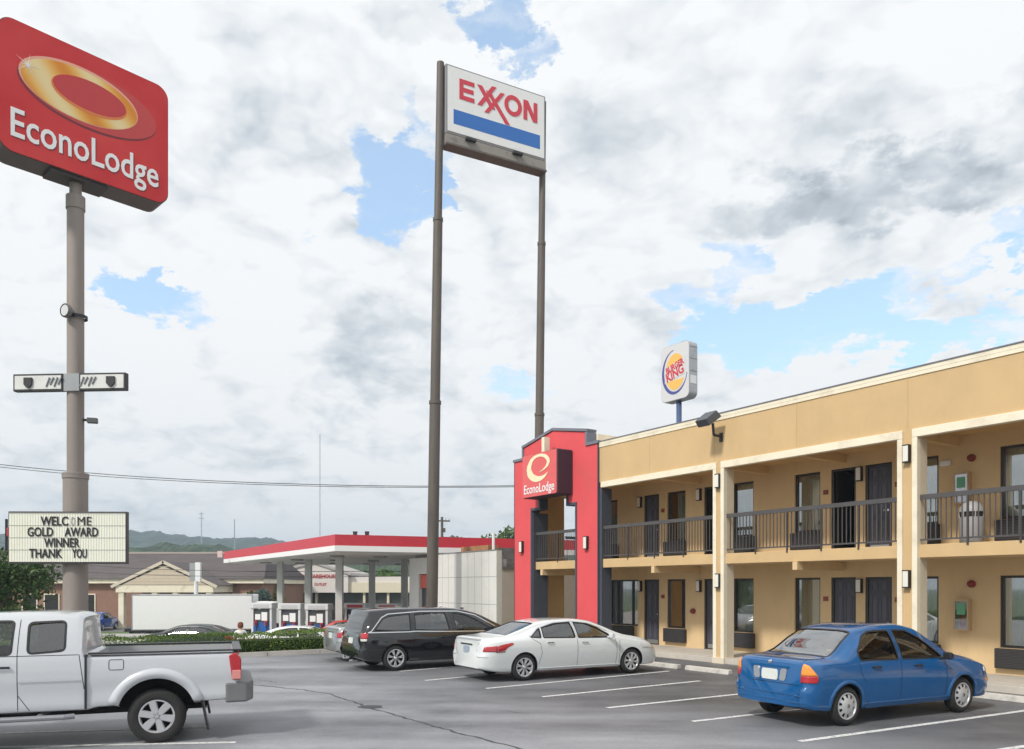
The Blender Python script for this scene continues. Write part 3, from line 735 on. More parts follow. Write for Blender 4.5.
def ribbon(poly, mp, w, closed=True, step=0.04):
    """flat strip along an outline"""
    pts = []; N_ = len(poly)
    for i in range(N_ if closed else N_ - 1):
        a = Vector(poly[i]); c = Vector(poly[(i + 1) % N_]); n = max(1, int((c - a).length / step))
        for k in range(n): pts.append(a.lerp(c, k / n))
    if not closed: pts.append(Vector(poly[-1]))
    b = MB(); M = len(pts)
    for i, p in enumerate(pts):
        p0 = pts[i - 1] if (closed or i > 0) else p; p2 = pts[(i + 1) % M] if (closed or i < M - 1) else p
        d = (p2 - p0); d = d.normalized() if d.length > 1e-9 else Vector((1, 0)); n = Vector((-d.y, d.x)) * w / 2
        b.v.append(tuple(mp(p.x + n.x, p.y + n.y))); b.v.append(tuple(mp(p.x - n.x, p.y - n.y)))
    for i in range(M if closed else M - 1):
        j = (i + 1) % M; b.f.append((2 * i, 2 * j, 2 * j + 1, 2 * i + 1)); b.m.append(0)
    return b

def wheel_mesh(rad, rimr, width, spokes, style, rim_mat):
    """returns (tyre mesh, rim mesh); outer face towards -y"""
    h = width / 2
    b = MB()
    b.lathe([(rimr, -h + .012), (rimr + .012, -h + .002), (rimr + (rad - rimr) * .55, -h - .004), (rad - .03, -h + .012), (rad - .008, -h + .035), (rad, -h + .06), (rad, h - .06), (rad - .02, h - .02), (rimr + .02, h), (rimr, h - .01)], seg=44)
    for q in (-.045, 0.0, .045):
        pass
    ty = b.build('wheel', tyrem, smooth=True)
    b = MB()
    b.lathe([(rimr - .012, h - .02), (rimr - .012, -h + .10)], seg=40, mi=1)
    b.lathe([(0, -h + .10), (rimr - .012, -h + .10)], seg=40, mi=1)
    b.lathe([(rimr + .002, -h + .014), (rimr + .004, -h + .004), (rimr - .012, -h + .004), (rimr - .022, -h + .02), (rimr - .024, -h + .06)], seg=40)
    b.lathe([(0, -h - .0), (.028, -h + .0), (.036, -h + .010), (.045, -h + .02), (.06, -h + .05)], seg=20)
    if style == 'cap':          # domed hubcap with slots
        n = 10; r0, r1 = .045, rimr - .02
        b.lathe([(.03, -h - .012), (.10, -h - .008), (rimr * .62, -h + .0)], seg=40)
        for k in range(n):
            t = 2 * math.pi * k / n; hw0 = math.pi / n * .60
            q = []
            for r, a, dy in ((rimr * .60, 1.0, -h - .001), (r1, .88, -h + .014)):
                q += [(r * math.cos(t - hw0 * a * 1.05), dy, r * math.sin(t - hw0 * a * 1.05)), (r * math.cos(t + hw0 * a * 1.05), dy, r * math.sin(t + hw0 * a * 1.05))]
            b.quad([q[0], q[1], q[3], q[2]]); 
        b.lathe([(rimr * .90, -h + .006), (rimr - .008, -h + .01)], seg=40)
    else:
        for k in range(spokes):
            t = 2 * math.pi * (k + .25) / spokes
            pairs = [(-.10, -.14), (.10, .14)] if style == 'split' else [(0, 0)]
            w0, w1 = (.016, .013) if style == 'split' else (.04, .055) if style == 'fat' else (.026, .020)
            for a0, a1 in pairs:
                for (ra, rb) in ((.035, rimr * .55), (rimr * .55, rimr - .012)):
                    def pt(r, off, dy):
                        ang = t + (a0 + (a1 - a0) * r / rimr) * (r / rimr if style == 'split' else 1)
                        return (r * math.cos(ang) - off * math.sin(ang), dy, r * math.sin(ang) + off * math.cos(ang))
                    wa = w0 + (w1 - w0) * ra / rimr; wb = w0 + (w1 - w0) * rb / rimr
                    ya = -h + .012; yb = -h + .012 if rb < rimr * .6 else -h + .010
                    i = len(b.v)
                    for r, w, y in ((ra, wa, ya), (rb, wb, yb)):
                        b.v += [pt(r, -w * .75, y - .008), pt(r, w * .75, y - .008), pt(r, w, y + .02), pt(r, -w, y + .02)]
                    for q in range(4): b.f.append((i + q, i + (q + 1) % 4, i + 4 + (q + 1) % 4, i + 4 + q)); b.m.append(0)
        for k in range(5):
            t = 2 * math.pi * k / 5; b.lathe([(0, -h + .0), (.009, -h + .0), (.009, -h + .02)], seg=8, cx=.028 * math.cos(t), cz=.028 * math.sin(t))
    rm = b.build('rim', [rim_mat, liner], smooth='sharp'); set_sharp(rm.data, 30)
    return ty, rm

def shift_x(sp, xmin, dx, dxr):
    f = lambda x: x + dx if x > xmin else x
    for k in ('top', 'bot', 'belt', 'wroof'): sp[k] = [(f(a), c) for a, c in sp[k]]
    for k in ('side_windows', 'top_windows'):
        for w_ in sp[k]:
            w_['p'] = [(f(a), c) for a, c in w_['p']]
            if 'chrome' in w_: w_['chrome'] = [(f(a), c) for a, c in w_['chrome']]
    sp['seams'] = [[(f(a), c) for a, c in l] for l in sp['seams']]; sp['mouldings'] = [([(f(a), c) for a, c in l], w_) for l, w_ in sp['mouldings']]
    sp['handles'] = [(f(a), c) for a, c in sp['handles']]; sp['mirror'] = (f(sp['mirror'][0]), sp['mirror'][1]); sp['xr'] += dxr; sp['L'] += dx
    sp['cabin'] = (sp['cabin'][0], f(sp['cabin'][1])); sp['seats'] = [(f(a), c) for a, c in sp['seats']]; sp['dash'] = f(sp['dash']); sp['extra_x'] = [f(a) for a in sp.get('extra_x', [])]
def make_car(sp, name, label, cat, loc, heading, group=None):
    car = Car(sp); L = car.L; W = car.W
    root = thing(name, label, cat, loc, heading, group)
    paintm = sp['paint']
    bb = car.solid()
    me = bpy.data.meshes.new('x'); me.from_pydata(bb.v, [], bb.f)
    bm = bmesh.new(); bm.from_mesh(me); bmesh.ops.recalc_face_normals(bm, faces=bm.faces)
    bmesh.ops.triangulate(bm, faces=[f for f in bm.faces if len(f.verts) > 4]); bvh = BVHTree.FromBMesh(bm); bm.free(); bpy.data.meshes.remove(me)
    def side(sgn, e):
        def f(x, z):
            h = bvh.ray_cast(Vector((x, 4 * sgn, z)), Vector((0, -sgn, 0)))
            return (h[0] + h[1] * e * (1 if h[1].y * sgn > 0 else -1)) if h[0] else Vector((x, W * .7 * sgn, z))
        return f
    def rear(e):
        def f(y, z):
            h = bvh.ray_cast(Vector((-3, y, z)), Vector((1, 0, 0)))
            return h[0] + Vector((-e, 0, 0)) if h[0] else Vector((0.05, y, z))
        return f
    def front(e):
        def f(y, z):
            h = bvh.ray_cast(Vector((L + 3, y, z)), Vector((-1, 0, 0)))
            return h[0] + Vector((e, 0, 0)) if h[0] else Vector((L - .05, y, z))
        return f
    def topf(e):
        def f(x, y):
            h = bvh.ray_cast(Vector((x, y, 4)), Vector((0, 0, -1)))
            return h[0] + Vector((0, 0, e)) if h[0] else Vector((x, y, 1))
        return f
    def corner(sgn, e, cx):       # wraps round a rear corner: a = angle in degrees (0 = straight back, 90 = sideways)
        def f(a, z):
            d = Vector((-math.cos(R(a)), sgn * math.sin(R(a)), 0)); o_ = Vector((cx, sgn * (W - cx * .9), z))
            h = bvh.ray_cast(o_ + d * 3, -d)
            return h[0] + d * e if h[0] else o_ + d * .3
        return f
    def cornerf(sgn, e, cx):
        def f(a, z):
            d = Vector((math.cos(R(a)), sgn * math.sin(R(a)), 0)); o_ = Vector((L - cx, sgn * (W - cx * .9), z))
            h = bvh.ray_cast(o_ + d * 3, -d)
            return h[0] + d * e if h[0] else o_ + d * .3
        return f
    body = bb.build('body', [paintm, liner], root, smooth=True)
    # wheel arches
    xr, wb_, rad, wy = sp['xr'], sp['wb'], sp['rad'], sp.get('wwidth', .20)
    b = MB(); ar = sp.get('arch', rad * 1.13)
    for x in (xr, xr + wb_):
        for sg in (-1, 1):
            b.lathe([(0, sg * (W - wy - .10)), (ar, sg * (W - wy - .10)), (ar, sg * (W + .3)), (0, sg * (W + .3))], seg=36, cx=x, cz=rad + sp.get('archdz', .0))
    cyl = tmp(b); boolean(body, cyl)
    if sp.get('cavity', True):
        x0, x1 = sp['cabin']; b = MB(); secs = []
        N_ = 26
        for k in range(N_ + 1):
            x = x0 + (x1 - x0) * k / N_; sec = car.section(x); zt = lerp_tab(sp['top'], x); zl = max(.34, lerp_tab(sp['bot'], x) + .1)
            w = W * .90; wr = min(lerp_tab(sp['wroof'], x) * W - .05, w); zw = min(lerp_tab(sp['belt'], x), zt - .1); zr = zt - .05
            ring = [(-w + .05, zl), (w - .05, zl), (w, zl + .1), (w, min(zw, zr - .03)), (wr, max(zr - .09, min(zw, zr - .03) + .01)), (wr - .07, zr), (-wr + .07, zr), (-wr, max(zr - .09, min(zw, zr - .03) + .01)), (-w, min(zw, zr - .03)), (-w, zl + .1)]
            secs.append(len(b.v))
            for y, z in ring: b.v.append((x, y, z))
        for a_ in range(N_):
            for k in range(10): b.f.append((secs[a_] + k, secs[a_] + (k + 1) % 10, secs[a_ + 1] + (k + 1) % 10, secs[a_ + 1] + k)); b.m.append(0)
        b.f.append(tuple(secs[0] + k for k in range(10))); b.m.append(0); b.f.append(tuple(secs[-1] + k for k in reversed(range(10)))); b.m.append(0)
        boolean(body, tmp(b))
        for w_ in sp['side_windows']:
            for sg in (-1, 1):
                b = MB(); p = smooth_poly(w_['p'], w_.get('r', .04)); b.prism(p, lambda a_, z, d: (a_, d, z), sg * .35, sg * 2); boolean(body, tmp(b))
        for w_ in sp['top_windows']:
            b = MB(); zmid = w_['z']; b.prism(smooth_poly(w_['p'], .05), lambda a_, y, d: (a_, y, d), zmid, 3); boolean(body, tmp(b))
    for bx in sp.get('cuts', []):
        b = MB(); b.box(*bx); boolean(body, tmp(b, mats=[mat('bed_liner_grey', (.34, .35, .36), .6)]))
    set_sharp(body.data, 32)
    # glass
    for w_ in sp['side_windows']:
        p = smooth_poly(w_['p'], w_.get('r', .04))
        for sg in (-1, 1):
            g = patch(p, side(sg, -.012), 8, 8).build('window', w_.get('g', cargl), root, smooth=True)
            ribbon(p, side(sg, .003), .026).build('frame', trimk, g, solid=.004)
            if w_.get('chrome'): ribbon(smooth_poly(w_['chrome'], .03), side(sg, .006), .02, closed=w_.get('cclosed', False)).build('chrome_strip', chrome, g, solid=.004)
    for w_ in sp['top_windows']:
        p = smooth_poly(w_['p'], .05)
        pt_ = [(y, x) for x, y in p]
        f = topf(-.008); g = patch(pt_, lambda y, x: f(x, y), 10, 10).build(w_['n'], w_.get('g', cargl), root, smooth=True)
        f2 = topf(.003); ribbon(p, f2, .03).build('frame', trimk, g, solid=.004)
    for w_ in sp.get('rear_windows', []):
        g = patch(smooth_poly(w_['p'], .06), rear(.004), 10, 8).build('rear_window', cargd, root, smooth=True)
    # seams, mouldings
    for line in sp.get('seams', []):
        for sg in (-1, 1): ribbon(line, side(sg, .002), .008, closed=False, step=.03).build('door_gap', seam, root)
    for line, w in sp.get('mouldings', []):
        for sg in (-1, 1): ribbon(line, side(sg, .010), w, closed=False, step=.05).build('side_moulding', sp.get('mould_mat', paintm), root, solid=.012)
    for line in sp.get('rear_seams', []): ribbon(line, rear(.003), .008, closed=False, step=.03).build('boot_gap', seam, root)
    for line, w, m_ in sp.get('rear_strips', []): ribbon(line, rear(.012), w, closed=False, step=.04).build('rear_strip', m_, root, solid=.012)
    for poly, m_ , nm in sp.get('rear_patches', []): patch(smooth_poly(poly, .02), rear(.012), 8, 5).build(nm, m_, root, solid=.01)
    for line in sp.get('top_seams', []): ribbon(line, topf(.002), .008, closed=False, step=.03).build('panel_gap', seam, root)
    for poly, m_, cx, nm in sp.get('corner_lights', []):
        for sg in (-1, 1): patch(smooth_poly(poly, sp.get('clr', .02)) if sp.get('clr') else poly, corner(sg, .010, cx), 14, 6).build(nm, m_, root, smooth=True, solid=.01)
    for poly, m_, cx, nm in sp.get('front_lights', []):
        for sg in (-1, 1): patch(poly, cornerf(sg, .010, cx), 12, 6).build(nm, m_, root, smooth=True, solid=.01)
    for poly, m_, nm in sp.get('side_lights', []):
        for sg in (-1, 1): patch(smooth_poly(poly, .012, 3), side(sg, .008), 10, 6).build(nm, m_, root, smooth=True, solid=.008)
    for poly, m_, nm in sp.get('front_patches', []): patch(smooth_poly(poly, .03), front(.008), 10, 6).build(nm, m_, root, solid=.01)
    # handles
    for x, z in sp.get('handles', []):
        for sg in (-1, 1):
            q = side(sg, 0)(x, z); b = MB()
            y = q.y; b.box(x - .085, x + .085, min(y + sg * .018, y + sg * .034), max(y + sg * .018, y + sg * .034), z - .014, z + .014)
            b.box(x - .085, x - .06, min(y, y + sg * .02), max(y, y + sg * .02), z - .012, z + .012); b.box(x + .06, x + .085, min(y, y + sg * .02), max(y, y + sg * .02), z - .012, z + .012)
            b.build('door_handle', sp.get('handle_mat', trimk), root, bevel=.005)
    # mirrors
    mx, mz = sp['mirror']
    for sg in (-1, 1):
        q = side(sg, 0)(mx, mz); b = MB(); y0 = q.y
        prof = [(-.01, -.01), (.07, .0), (.09, .04), (.06, .10), (-.01, .115)]
        b.prism([(mx + a_, mz + c) for a_, c in prof], lambda a_, z, d: (a_, d, z), y0 + sg * .06, y0 + sg * .20)
        b.prism([(mx + .0, mz - .01), (mx + .09, mz - .01), (mx + .09, mz + .03), (mx + .0, mz + .03)], lambda a_, z, d: (a_, d, z), y0 - sg * .03, y0 + sg * .075)
        b.build('mirror', sp.get('mirror_mat', paintm), root, bevel=.022, segs=2)
    # arch lips
    if sp.get('lip'):
        lw_, le = sp['lip']
        for x in (xr, xr + wb_):
            for sg in (-1, 1):
                a0, a1 = sp.get('lip_ang', (-8, 188)); pts = []
                b = MB(); n = 30; f0 = side(sg, 0.0)
                for k in range(n + 1):
                    t = R(a0 + (a1 - a0) * k / n); r0, r1 = ar - .004, ar + lw_
                    for r, e in ((r0, .0), (r0 + .004, le), (r1 - .02, le * .85), (r1, .0)):
                        X, Z = x + r * math.cos(t), rad + sp.get('archdz', 0) + r * math.sin(t)
                        rr_ = max(r, ar + .01); q = f0(x + rr_ * math.cos(t), rad + sp.get('archdz', 0) + rr_ * math.sin(t))
                        b.v.append((X, q.y + sg * e, Z))
                for k in range(n):
                    for c in range(3): i = k * 4 + c; b.f.append((i, i + 1, i + 5, i + 4)); b.m.append(0)
                b.build('wheel_arch_lip', sp.get('lip_mat', paintm), root, smooth=True)
    # wheels
    ty, rm = wheel_mesh(rad, sp['rimr'], wy, sp['spokes'], sp['wstyle'], sp.get('rim_mat', rimm))
    first = True
    for x in (xr, xr + wb_):
        for sg in (-1, 1):
            if first: t_ = ty; r_ = rm; first = False
            else: t_ = ty.copy(); C.objects.link(t_); r_ = rm.copy(); C.objects.link(r_)
            t_.parent = root; r_.parent = t_; t_.location = (x, sg * (W - wy / 2 - .015), rad)
            t_.rotation_euler = (0, 0, (0 if sg < 0 else math.pi) + (R(sp.get('steer', 0)) if x > xr else 0))
            r_.rotation_euler = (0, random.random() * 2, 0)
    # cabin
    if sp.get('cavity', True):
        x0, x1 = sp['cabin']; fl_ = .40
        for xs_, kind in sp['seats']:
            for y in ((-.36, .36) if kind == 'f' else (0,)):
                b = MB(); w = .24 if kind == 'f' else W * .78; zt = sp.get('seat_top', 1.05)
                b.prism([(xs_, .42), (xs_ + .5, .45), (xs_ + .5, .58), (xs_ + .1, .60), (xs_ - .10, zt), (xs_ - .22, zt), (xs_ - .08, .5)], lambda a_, z, d: (a_, d, z), y - w, y + w)
                st = b.build('seat', sp.get('seat_mat', seatm), root, bevel=.03, segs=2)
                b = MB()
                for hy in ((y,) if kind == 'f' else (-.36, .36)):
                    b.prism([(xs_ - .20, zt + .02), (xs_ - .12, zt + .02), (xs_ - .13, zt + .17), (xs_ - .21, zt + .17)], lambda a_, z, d: (a_, d, z), hy - .12, hy + .12)
                b.build('headrest', sp.get('seat_mat', seatm), st, bevel=.025, segs=2)
        xd = sp['dash']; b = MB(); b.prism([(xd, .55), (xd + .35, .55), (xd + .40, .90), (xd + .12, .93), (xd, .82)], lambda a_, z, d: (a_, d, z), -W * .82, W * .82)
        b.build('dashboard', trimk, root, bevel=.02)
        b = MB(); pts = [(xd - .12 + .05 * math.sin(2 * math.pi * k / 20), .36 + .17 * math.cos(2 * math.pi * k / 20), .86 + .16 * math.sin(2 * math.pi * k / 20)) for k in range(21)]
        b.tube(pts, .014, 6, caps=False); b.build('steering_wheel', trimk, root)
    return root, dict(side=side, rear=rear, top=topf, front=front, bvh=bvh)

def heading_loc(contact, ang, sp, side_sign=-1):
    """place a car so that its near rear wheel stands on 'contact' (outer tyre centre)"""
    h = Vector((math.cos(ang), math.sin(ang), 0)); l = Vector((-h.y, h.x, 0))
    yy = side_sign * (sp['W'] / 2 - .06)
    return contact - h * sp['xr'] - l * yy

# ---------------------------------------------------------------- blue sedan
bluep = mat('blue_paint', (0.003, 0.088, 0.26), 0.14, metal=0.0, spec=.3, coat=1.0, var=.02)
mirrk = trimk
blue = dict(L=4.42, W=1.58, xr=.80, wb=2.70, rad=.295, arch=.335, wwidth=.18, paint=bluep,
    top=[(0, .93), (.05, .97), (.22, .995), (.48, 1.01), (.62, 1.045), (1.0, 1.29), (1.30, 1.425), (1.75, 1.475), (2.2, 1.475), (2.55, 1.42), (2.95, 1.22), (3.32, 1.01), (3.40, .985), (3.8, .90), (4.15, .80), (4.34, .70), (4.42, .60)],
    bot=[(0, .30), (.15, .25), (.6, .22), (3.6, .22), (4.2, .22), (4.42, .27)],
    belt=[(0, .90), (.6, .93), (1.5, .93), (2.6, .91), (3.3, .88), (4.1, .76), (4.42, .54)],
    wroof=[(0, .88), (.5, .86), (.75, .80), (1.3, .70), (2.2, .70), (2.8, .76), (3.3, .84), (4.42, .82)],
    rear=[(.25, .07), (.33, .0), (.55, -.01), (.60, .035), (.75, .04), (.95, .05), (1.0, .06)], front=[(.2, .04), (.45, 0), (.7, .10)],
    rear_round=(.30, .80), front_round=(.55, .62), shoulder=.965, cabin=(.75, 3.30),
    side_windows=[dict(p=[(1.10, .955), (1.95, .94), (1.94, 1.375), (1.50, 1.365), (1.33, 1.30), (1.10, 1.07)]),
                  dict(p=[(2.04, .94), (3.02, .925), (2.90, 1.03), (2.60, 1.24), (2.35, 1.36), (2.03, 1.375)])],
    top_windows=[dict(n='rear_window', p=[(.56, -.60), (1.18, -.50), (1.18, .50), (.56, .60)], z=.80, g=glass('sky_bright_glass', (.5, .55, .55), .30)), dict(n='windscreen', p=[(2.60, -.50), (3.24, -.62), (3.24, .62), (2.60, .50)], z=.85)],
    seams=[[(1.98, .27), (1.99, .93), (1.985, 1.40)], [(3.06, .27), (3.08, .60), (3.06, .90)], [(1.19, .62), (1.10, .75), (1.055, .93)], [(1.22, .27), (1.28, .35)]],
    mouldings=[([(1.25, .27), (3.22, .27)], .07)], rear_seams=[[(-.56, .62), (.56, .62)]],
    rear_strips=[([(-.70, .475), (.70, .475)], .018, bluep), ([(-.70, .375), (.70, .375)], .022, bluep), ([(-.38, .865), (.38, .865)], .03, bluep)],
    rear_patches=[([(-.16, .66), (.16, .66), (.16, .82), (-.16, .82)], platem, 'number_plate'),
                  ([(.19, .66), (.31, .66), (.34, .84), (.22, .84)], mat('silver_lamp', (.5, .52, .55), .15, metal=.6), 'reversing_lamp'),
                  ([(-.31, .66), (-.19, .66), (-.22, .84), (-.34, .84)], mat('silver_lamp', (.5, .52, .55), .15, metal=.6), 'reversing_lamp'),
                  ([(-.035, .90), (.035, .90), (.035, .95), (-.035, .95)], chrome, 'badge')],
    top_seams=[[(.10, -.58), (.50, -.60)], [(.10, .58), (.50, .60)]],
    corner_lights=[([(2, .665), (75, .665), (82, .70), (80, .765), (3, .765)], redl, .22, 'tail_light'), ([(3, .767), (80, .767), (62, .84), (40, .925), (12, .94)], amb, .22, 'tail_light')],
    front_lights=[([(20, .62), (84, .66), (80, .74), (20, .68)], clr, .42, 'headlight')],
    side_lights=[([(4.10, .50), (4.22, .50), (4.22, .54), (4.10, .54)], amb, 'side_marker')],
    front_patches=[([(-.4, .45), (.4, .45), (.4, .58), (-.4, .58)], trimk, 'grille')],
    handles=[(1.42, .845), (2.38, .83)], mirror=(2.93, .91), mirror_mat=trimk, lip=(.05, .018), lip_ang=(-12, 192),
    rimr=.195, spokes=10, wstyle='cap', rim_mat=hubm, seats=[(1.35, 'r'), (2.25, 'f')], dash=2.85, steer=0)
ang = R(27)
cp = Vector((4.92, 11.52, 0))
make_car(blue, 'parked_car', 'blue four-door sedan with amber and red tail lights nosed in before the motel wall', 'car', heading_loc(cp, ang, blue), ang, 'cars parked on the motel lot')

# ---------------------------------------------------------------- white sedan
whitep = mat('pearl_white_paint', (0.66, 0.69, 0.69), 0.28, coat=1.0, var=.01)
wsed = dict(L=4.92, W=1.70, xr=1.02, wb=2.95, rad=.300, arch=.335, wwidth=.19, paint=whitep,
    top=[(0, .86), (.05, .93), (.14, .955), (.35, .965), (.60, .99), (1.0, 1.11), (1.5, 1.265), (2.0, 1.32), (2.45, 1.325), (2.85, 1.29), (3.25, 1.17), (3.72, .98), (3.85, .94), (4.3, .86), (4.7, .74), (4.84, .66), (4.92, .54)],
    bot=[(0, .28), (.2, .23), (.6, .20), (3.9, .19), (4.7, .19), (4.98, .24)],
    belt=[(0, .84), (.6, .88), (1.5, .90), (2.8, .86), (3.6, .83), (4.5, .72), (4.98, .48)],
    wroof=[(0, .84), (.6, .82), (1.0, .76), (1.5, .70), (2.6, .69), (3.2, .75), (3.8, .85), (4.98, .80)],
    rear=[(.22, .10), (.32, .0), (.55, -.01), (.66, .03), (.85, .04), (.92, .0), (.97, -.03)], front=[(.2, .03), (.4, 0), (.7, .12)],
    rear_round=(.42, .72), front_round=(.65, .58), shoulder=.96, cabin=(.95, 3.75),
    side_windows=[dict(p=[(1.20, .945), (1.46, .925), (1.50, 1.135), (1.36, 1.06)], r=.02, g=cargd), dict(p=[(1.52, .925), (2.38, .905), (2.36, 1.245), (2.0, 1.235), (1.56, 1.155)], g=cargd, chrome=[(1.16, .955), (1.22, .975), (1.45, 1.13), (1.9, 1.245), (2.4, 1.27), (2.85, 1.22), (3.35, 1.02)]),
                  dict(p=[(2.46, .90), (3.42, .88), (3.38, .93), (3.05, 1.12), (2.75, 1.225), (2.45, 1.245)], g=cargd, r=.03)],
    top_windows=[dict(n='rear_window', p=[(.68, -.58), (1.42, -.50), (1.42, .50), (.68, .58)], z=.80, g=cargd), dict(n='windscreen', p=[(2.98, -.50), (3.70, -.66), (3.70, .66), (2.98, .50)], z=.80)],
    seams=[[(2.41, .24), (2.42, .88), (2.41, 1.26)], [(3.50, .24), (3.53, .55), (3.50, .86)], [(1.38, .34), (1.46, .60), (1.42, .80), (1.22, .92)], [(3.60, .30), (3.62, .8)]],
    mouldings=[([(1.42, .235), (3.60, .235)], .05)],
    rear_seams=[[(-.55, .86), (-.46, .56), (.46, .56), (.55, .86)], [(-.8, .54), (-.5, .55)], [(.5, .55), (.8, .54)]],
    rear_strips=[([(-.28, .80), (.28, .80)], .03, chrome), ([(-.60, .27), (.60, .27)], .05, mat('bumper_dark', (.05, .05, .055), .5)), ([(-.60, .92), (.60, .92)], .03, mat('spoiler_grey', (.30, .31, .32), .4))],
    rear_patches=[([(-.15, .60), (.15, .60), (.15, .76), (-.15, .76)], mat('plate_blue', (.30, .36, .42), .4, var=.2, vscale=30), 'number_plate')],
    top_seams=[[(.12, -.56), (.66, -.62)], [(.12, .56), (.66, .62)]],
    side_lights=[([(.345, .665), (.52, .675), (.56, .735), (.80, .835), (.70, .845), (.345, .79)], redl, 'tail_light'), ([(.30, .645), (.52, .652), (.52, .672), (.30, .663)], darkred, 'tail_light'),
                 ([(4.30, .60), (4.62, .58), (4.60, .63), (4.20, .72)], clr, 'headlight')],
    corner_lights=[([(28, .665), (89, .665), (89, .79), (36, .785)], redl, .34, 'tail_light')],
    front_lights=[([(30, .55), (70, .58), (70, .68), (35, .62)], mat('headlight_amber', (.62, .50, .32), .1, coat=1.0), .5, 'headlight')],  # headlight lens in one even amber tan
    front_patches=[([(-.5, .40), (.5, .40), (.5, .50), (-.5, .50)], trimk, 'grille')],
    handles=[(1.68, .82), (2.62, .795)], handle_mat=chrome, mirror=(3.28, .88), rimr=.205, spokes=8, wstyle='split', seats=[(1.65, 'r'), (2.55, 'f')], dash=3.2, seat_mat=seatl, seat_top=1.0)
ang = R(30)
cp = Vector((.2588, 17.05, 0))
make_car(wsed, 'parked_car', 'pearl white four-door sedan with long red tail lights facing the red portal', 'car', heading_loc(cp, ang, wsed), ang, 'cars parked on the motel lot')

# ---------------------------------------------------------------- silver sedan behind the van
silverp = mat('silver_paint', (0.42, 0.43, 0.45), 0.28, metal=0.6, coat=1.0)
ssed = dict(wsed); ssed.update(paint=silverp, mirror_mat=silverp, mould_mat=silverp, n=56,
    corner_lights=[([(0, .66), (75, .66), (75, .80), (6, .80)], redl, .34, 'tail_light')], side_lights=wsed['side_lights'][2:],
    rear_patches=[([(-.15, .62), (.15, .62), (.15, .78), (-.15, .78)], platem, 'number_plate')])
make_car(ssed, 'parked_car', 'silver sedan mostly hidden on the far side of the black minivan', 'car', Vector((-5.10, 21.84, 0)), R(30), 'cars parked on the motel lot')

# ---------------------------------------------------------------- black minivan
blackp = mat('black_paint', (0.008, 0.0085, 0.011), 0.10, coat=1.0)
van = dict(L=5.45, W=1.76, xr=1.12, wb=3.15, rad=.315, arch=.355, wwidth=.20, paint=blackp,
    top=[(0, .96), (.03, 1.02), (.10, 1.20), (.22, 1.38), (.36, 1.455), (.7, 1.50), (1.5, 1.535), (2.5, 1.535), (3.0, 1.50), (3.5, 1.37), (4.1, 1.10), (4.40, .99), (4.9, .90), (5.25, .78), (5.45, .60)],
    bot=[(0, .34), (.2, .26), (.7, .21), (4.4, .20), (5.2, .20), (5.45, .26)],
    belt=[(0, .92), (.5, .95), (1.8, .93), (1.9, .92), (3.0, .90), (4.2, .88), (4.9, .80), (5.45, .54)],
    wroof=[(0, .90), (.4, .78), (.8, .77), (2.8, .765), (3.5, .79), (4.2, .86), (5.45, .82)],
    rear=[(.25, .06), (.34, .0), (.52, -.02), (.58, .04), (.9, .05), (1.0, .06)], front=[(.2, .03), (.4, 0), (.7, .10)],
    rear_round=(.26, .84), front_round=(.6, .62), shoulder=.97, cabin=(.30, 4.2),
    side_windows=[dict(p=[(.60, .985), (1.55, .975), (1.57, 1.385), (1.02, 1.34), (.86, 1.27)], g=cargd, chrome=[(.44, .95), (.52, .97), (.82, 1.30), (1.0, 1.385), (1.9, 1.44), (2.9, 1.43), (3.4, 1.32), (3.95, 1.03)]),
                  dict(p=[(1.68, .985), (2.62, .955), (2.54, 1.40), (1.70, 1.39)], g=cargd, chrome=[(.44, .95), (1.5, .945), (1.7, .955), (2.6, .925), (3.9, .905), (4.0, .99)]),
                  dict(p=[(2.82, .94), (3.82, .93), (3.78, .99), (3.40, 1.22), (3.10, 1.345), (2.74, 1.395)], g=cargl)],
    top_windows=[dict(n='windscreen', p=[(3.36, -.58), (4.12, -.70), (4.12, .70), (3.36, .58)], z=.85)],
    rear_windows=[dict(p=[(-.66, 1.00), (.66, 1.00), (.56, 1.37), (-.56, 1.37)])],
    seams=[[(1.60, .42), (1.66, .90)], [(2.72, .24), (2.74, .90), (2.66, 1.42)], [(3.98, .24), (4.0, .88)], [(1.63, .70), (1.0, .80), (.55, .84)]],
    mouldings=[([(1.52, .25), (3.9, .25)], .06)],
    rear_seams=[[(-.6, .60), (.6, .60)]], rear_patches=[([(-.16, .66), (.16, .66), (.16, .80), (-.16, .80)], platem, 'number_plate'), ([(-.55, .84), (.55, .84), (.55, .90), (-.55, .90)], chrome, 'chrome_bar')],
    corner_lights=[([(5, .80), (70, .80), (80, .92), (55, .955), (8, .93)], redl, .22, 'tail_light'), ([(5, .745), (66, .745), (70, .798), (5, .798)], clr, .22, 'tail_light')],
    front_lights=[([(20, .60), (84, .62), (80, .74), (20, .68)], clr, .42, 'headlight')], front_patches=[([(-.5, .45), (.5, .45), (.5, .60), (-.5, .60)], chrome, 'grille')],
    handles=[(2.50, .80), (2.98, .80)], handle_mat=blackp, mirror=(3.72, .93), rimr=.215, spokes=7, wstyle='split', rim_mat=rimm, seats=[(1.0, 'r'), (2.0, 'f'), (3.0, 'f')], dash=3.7, seat_top=1.12)
shift_x(van, .3, -.27, -.24)
ang = R(30)
cp = Vector((-2.857, 19.08, 0))
vr, vx = make_car(van, 'parked_car', 'glossy black minivan with chrome window line between the silver and the white sedans', 'minivan', heading_loc(cp, ang, van), ang, 'cars parked on the motel lot')
b = MB(); b.tube([(-.02, 0, .30), (-.16, 0, .30)], .03, 8); b.tube([(-.15, 0, .30), (-.15, 0, .38)], .028, 10); b.tube([(.1, -.3, .26), (-.1, -.3, .25)], .03, 8); b.build('tow_hitch', chrome, vr)

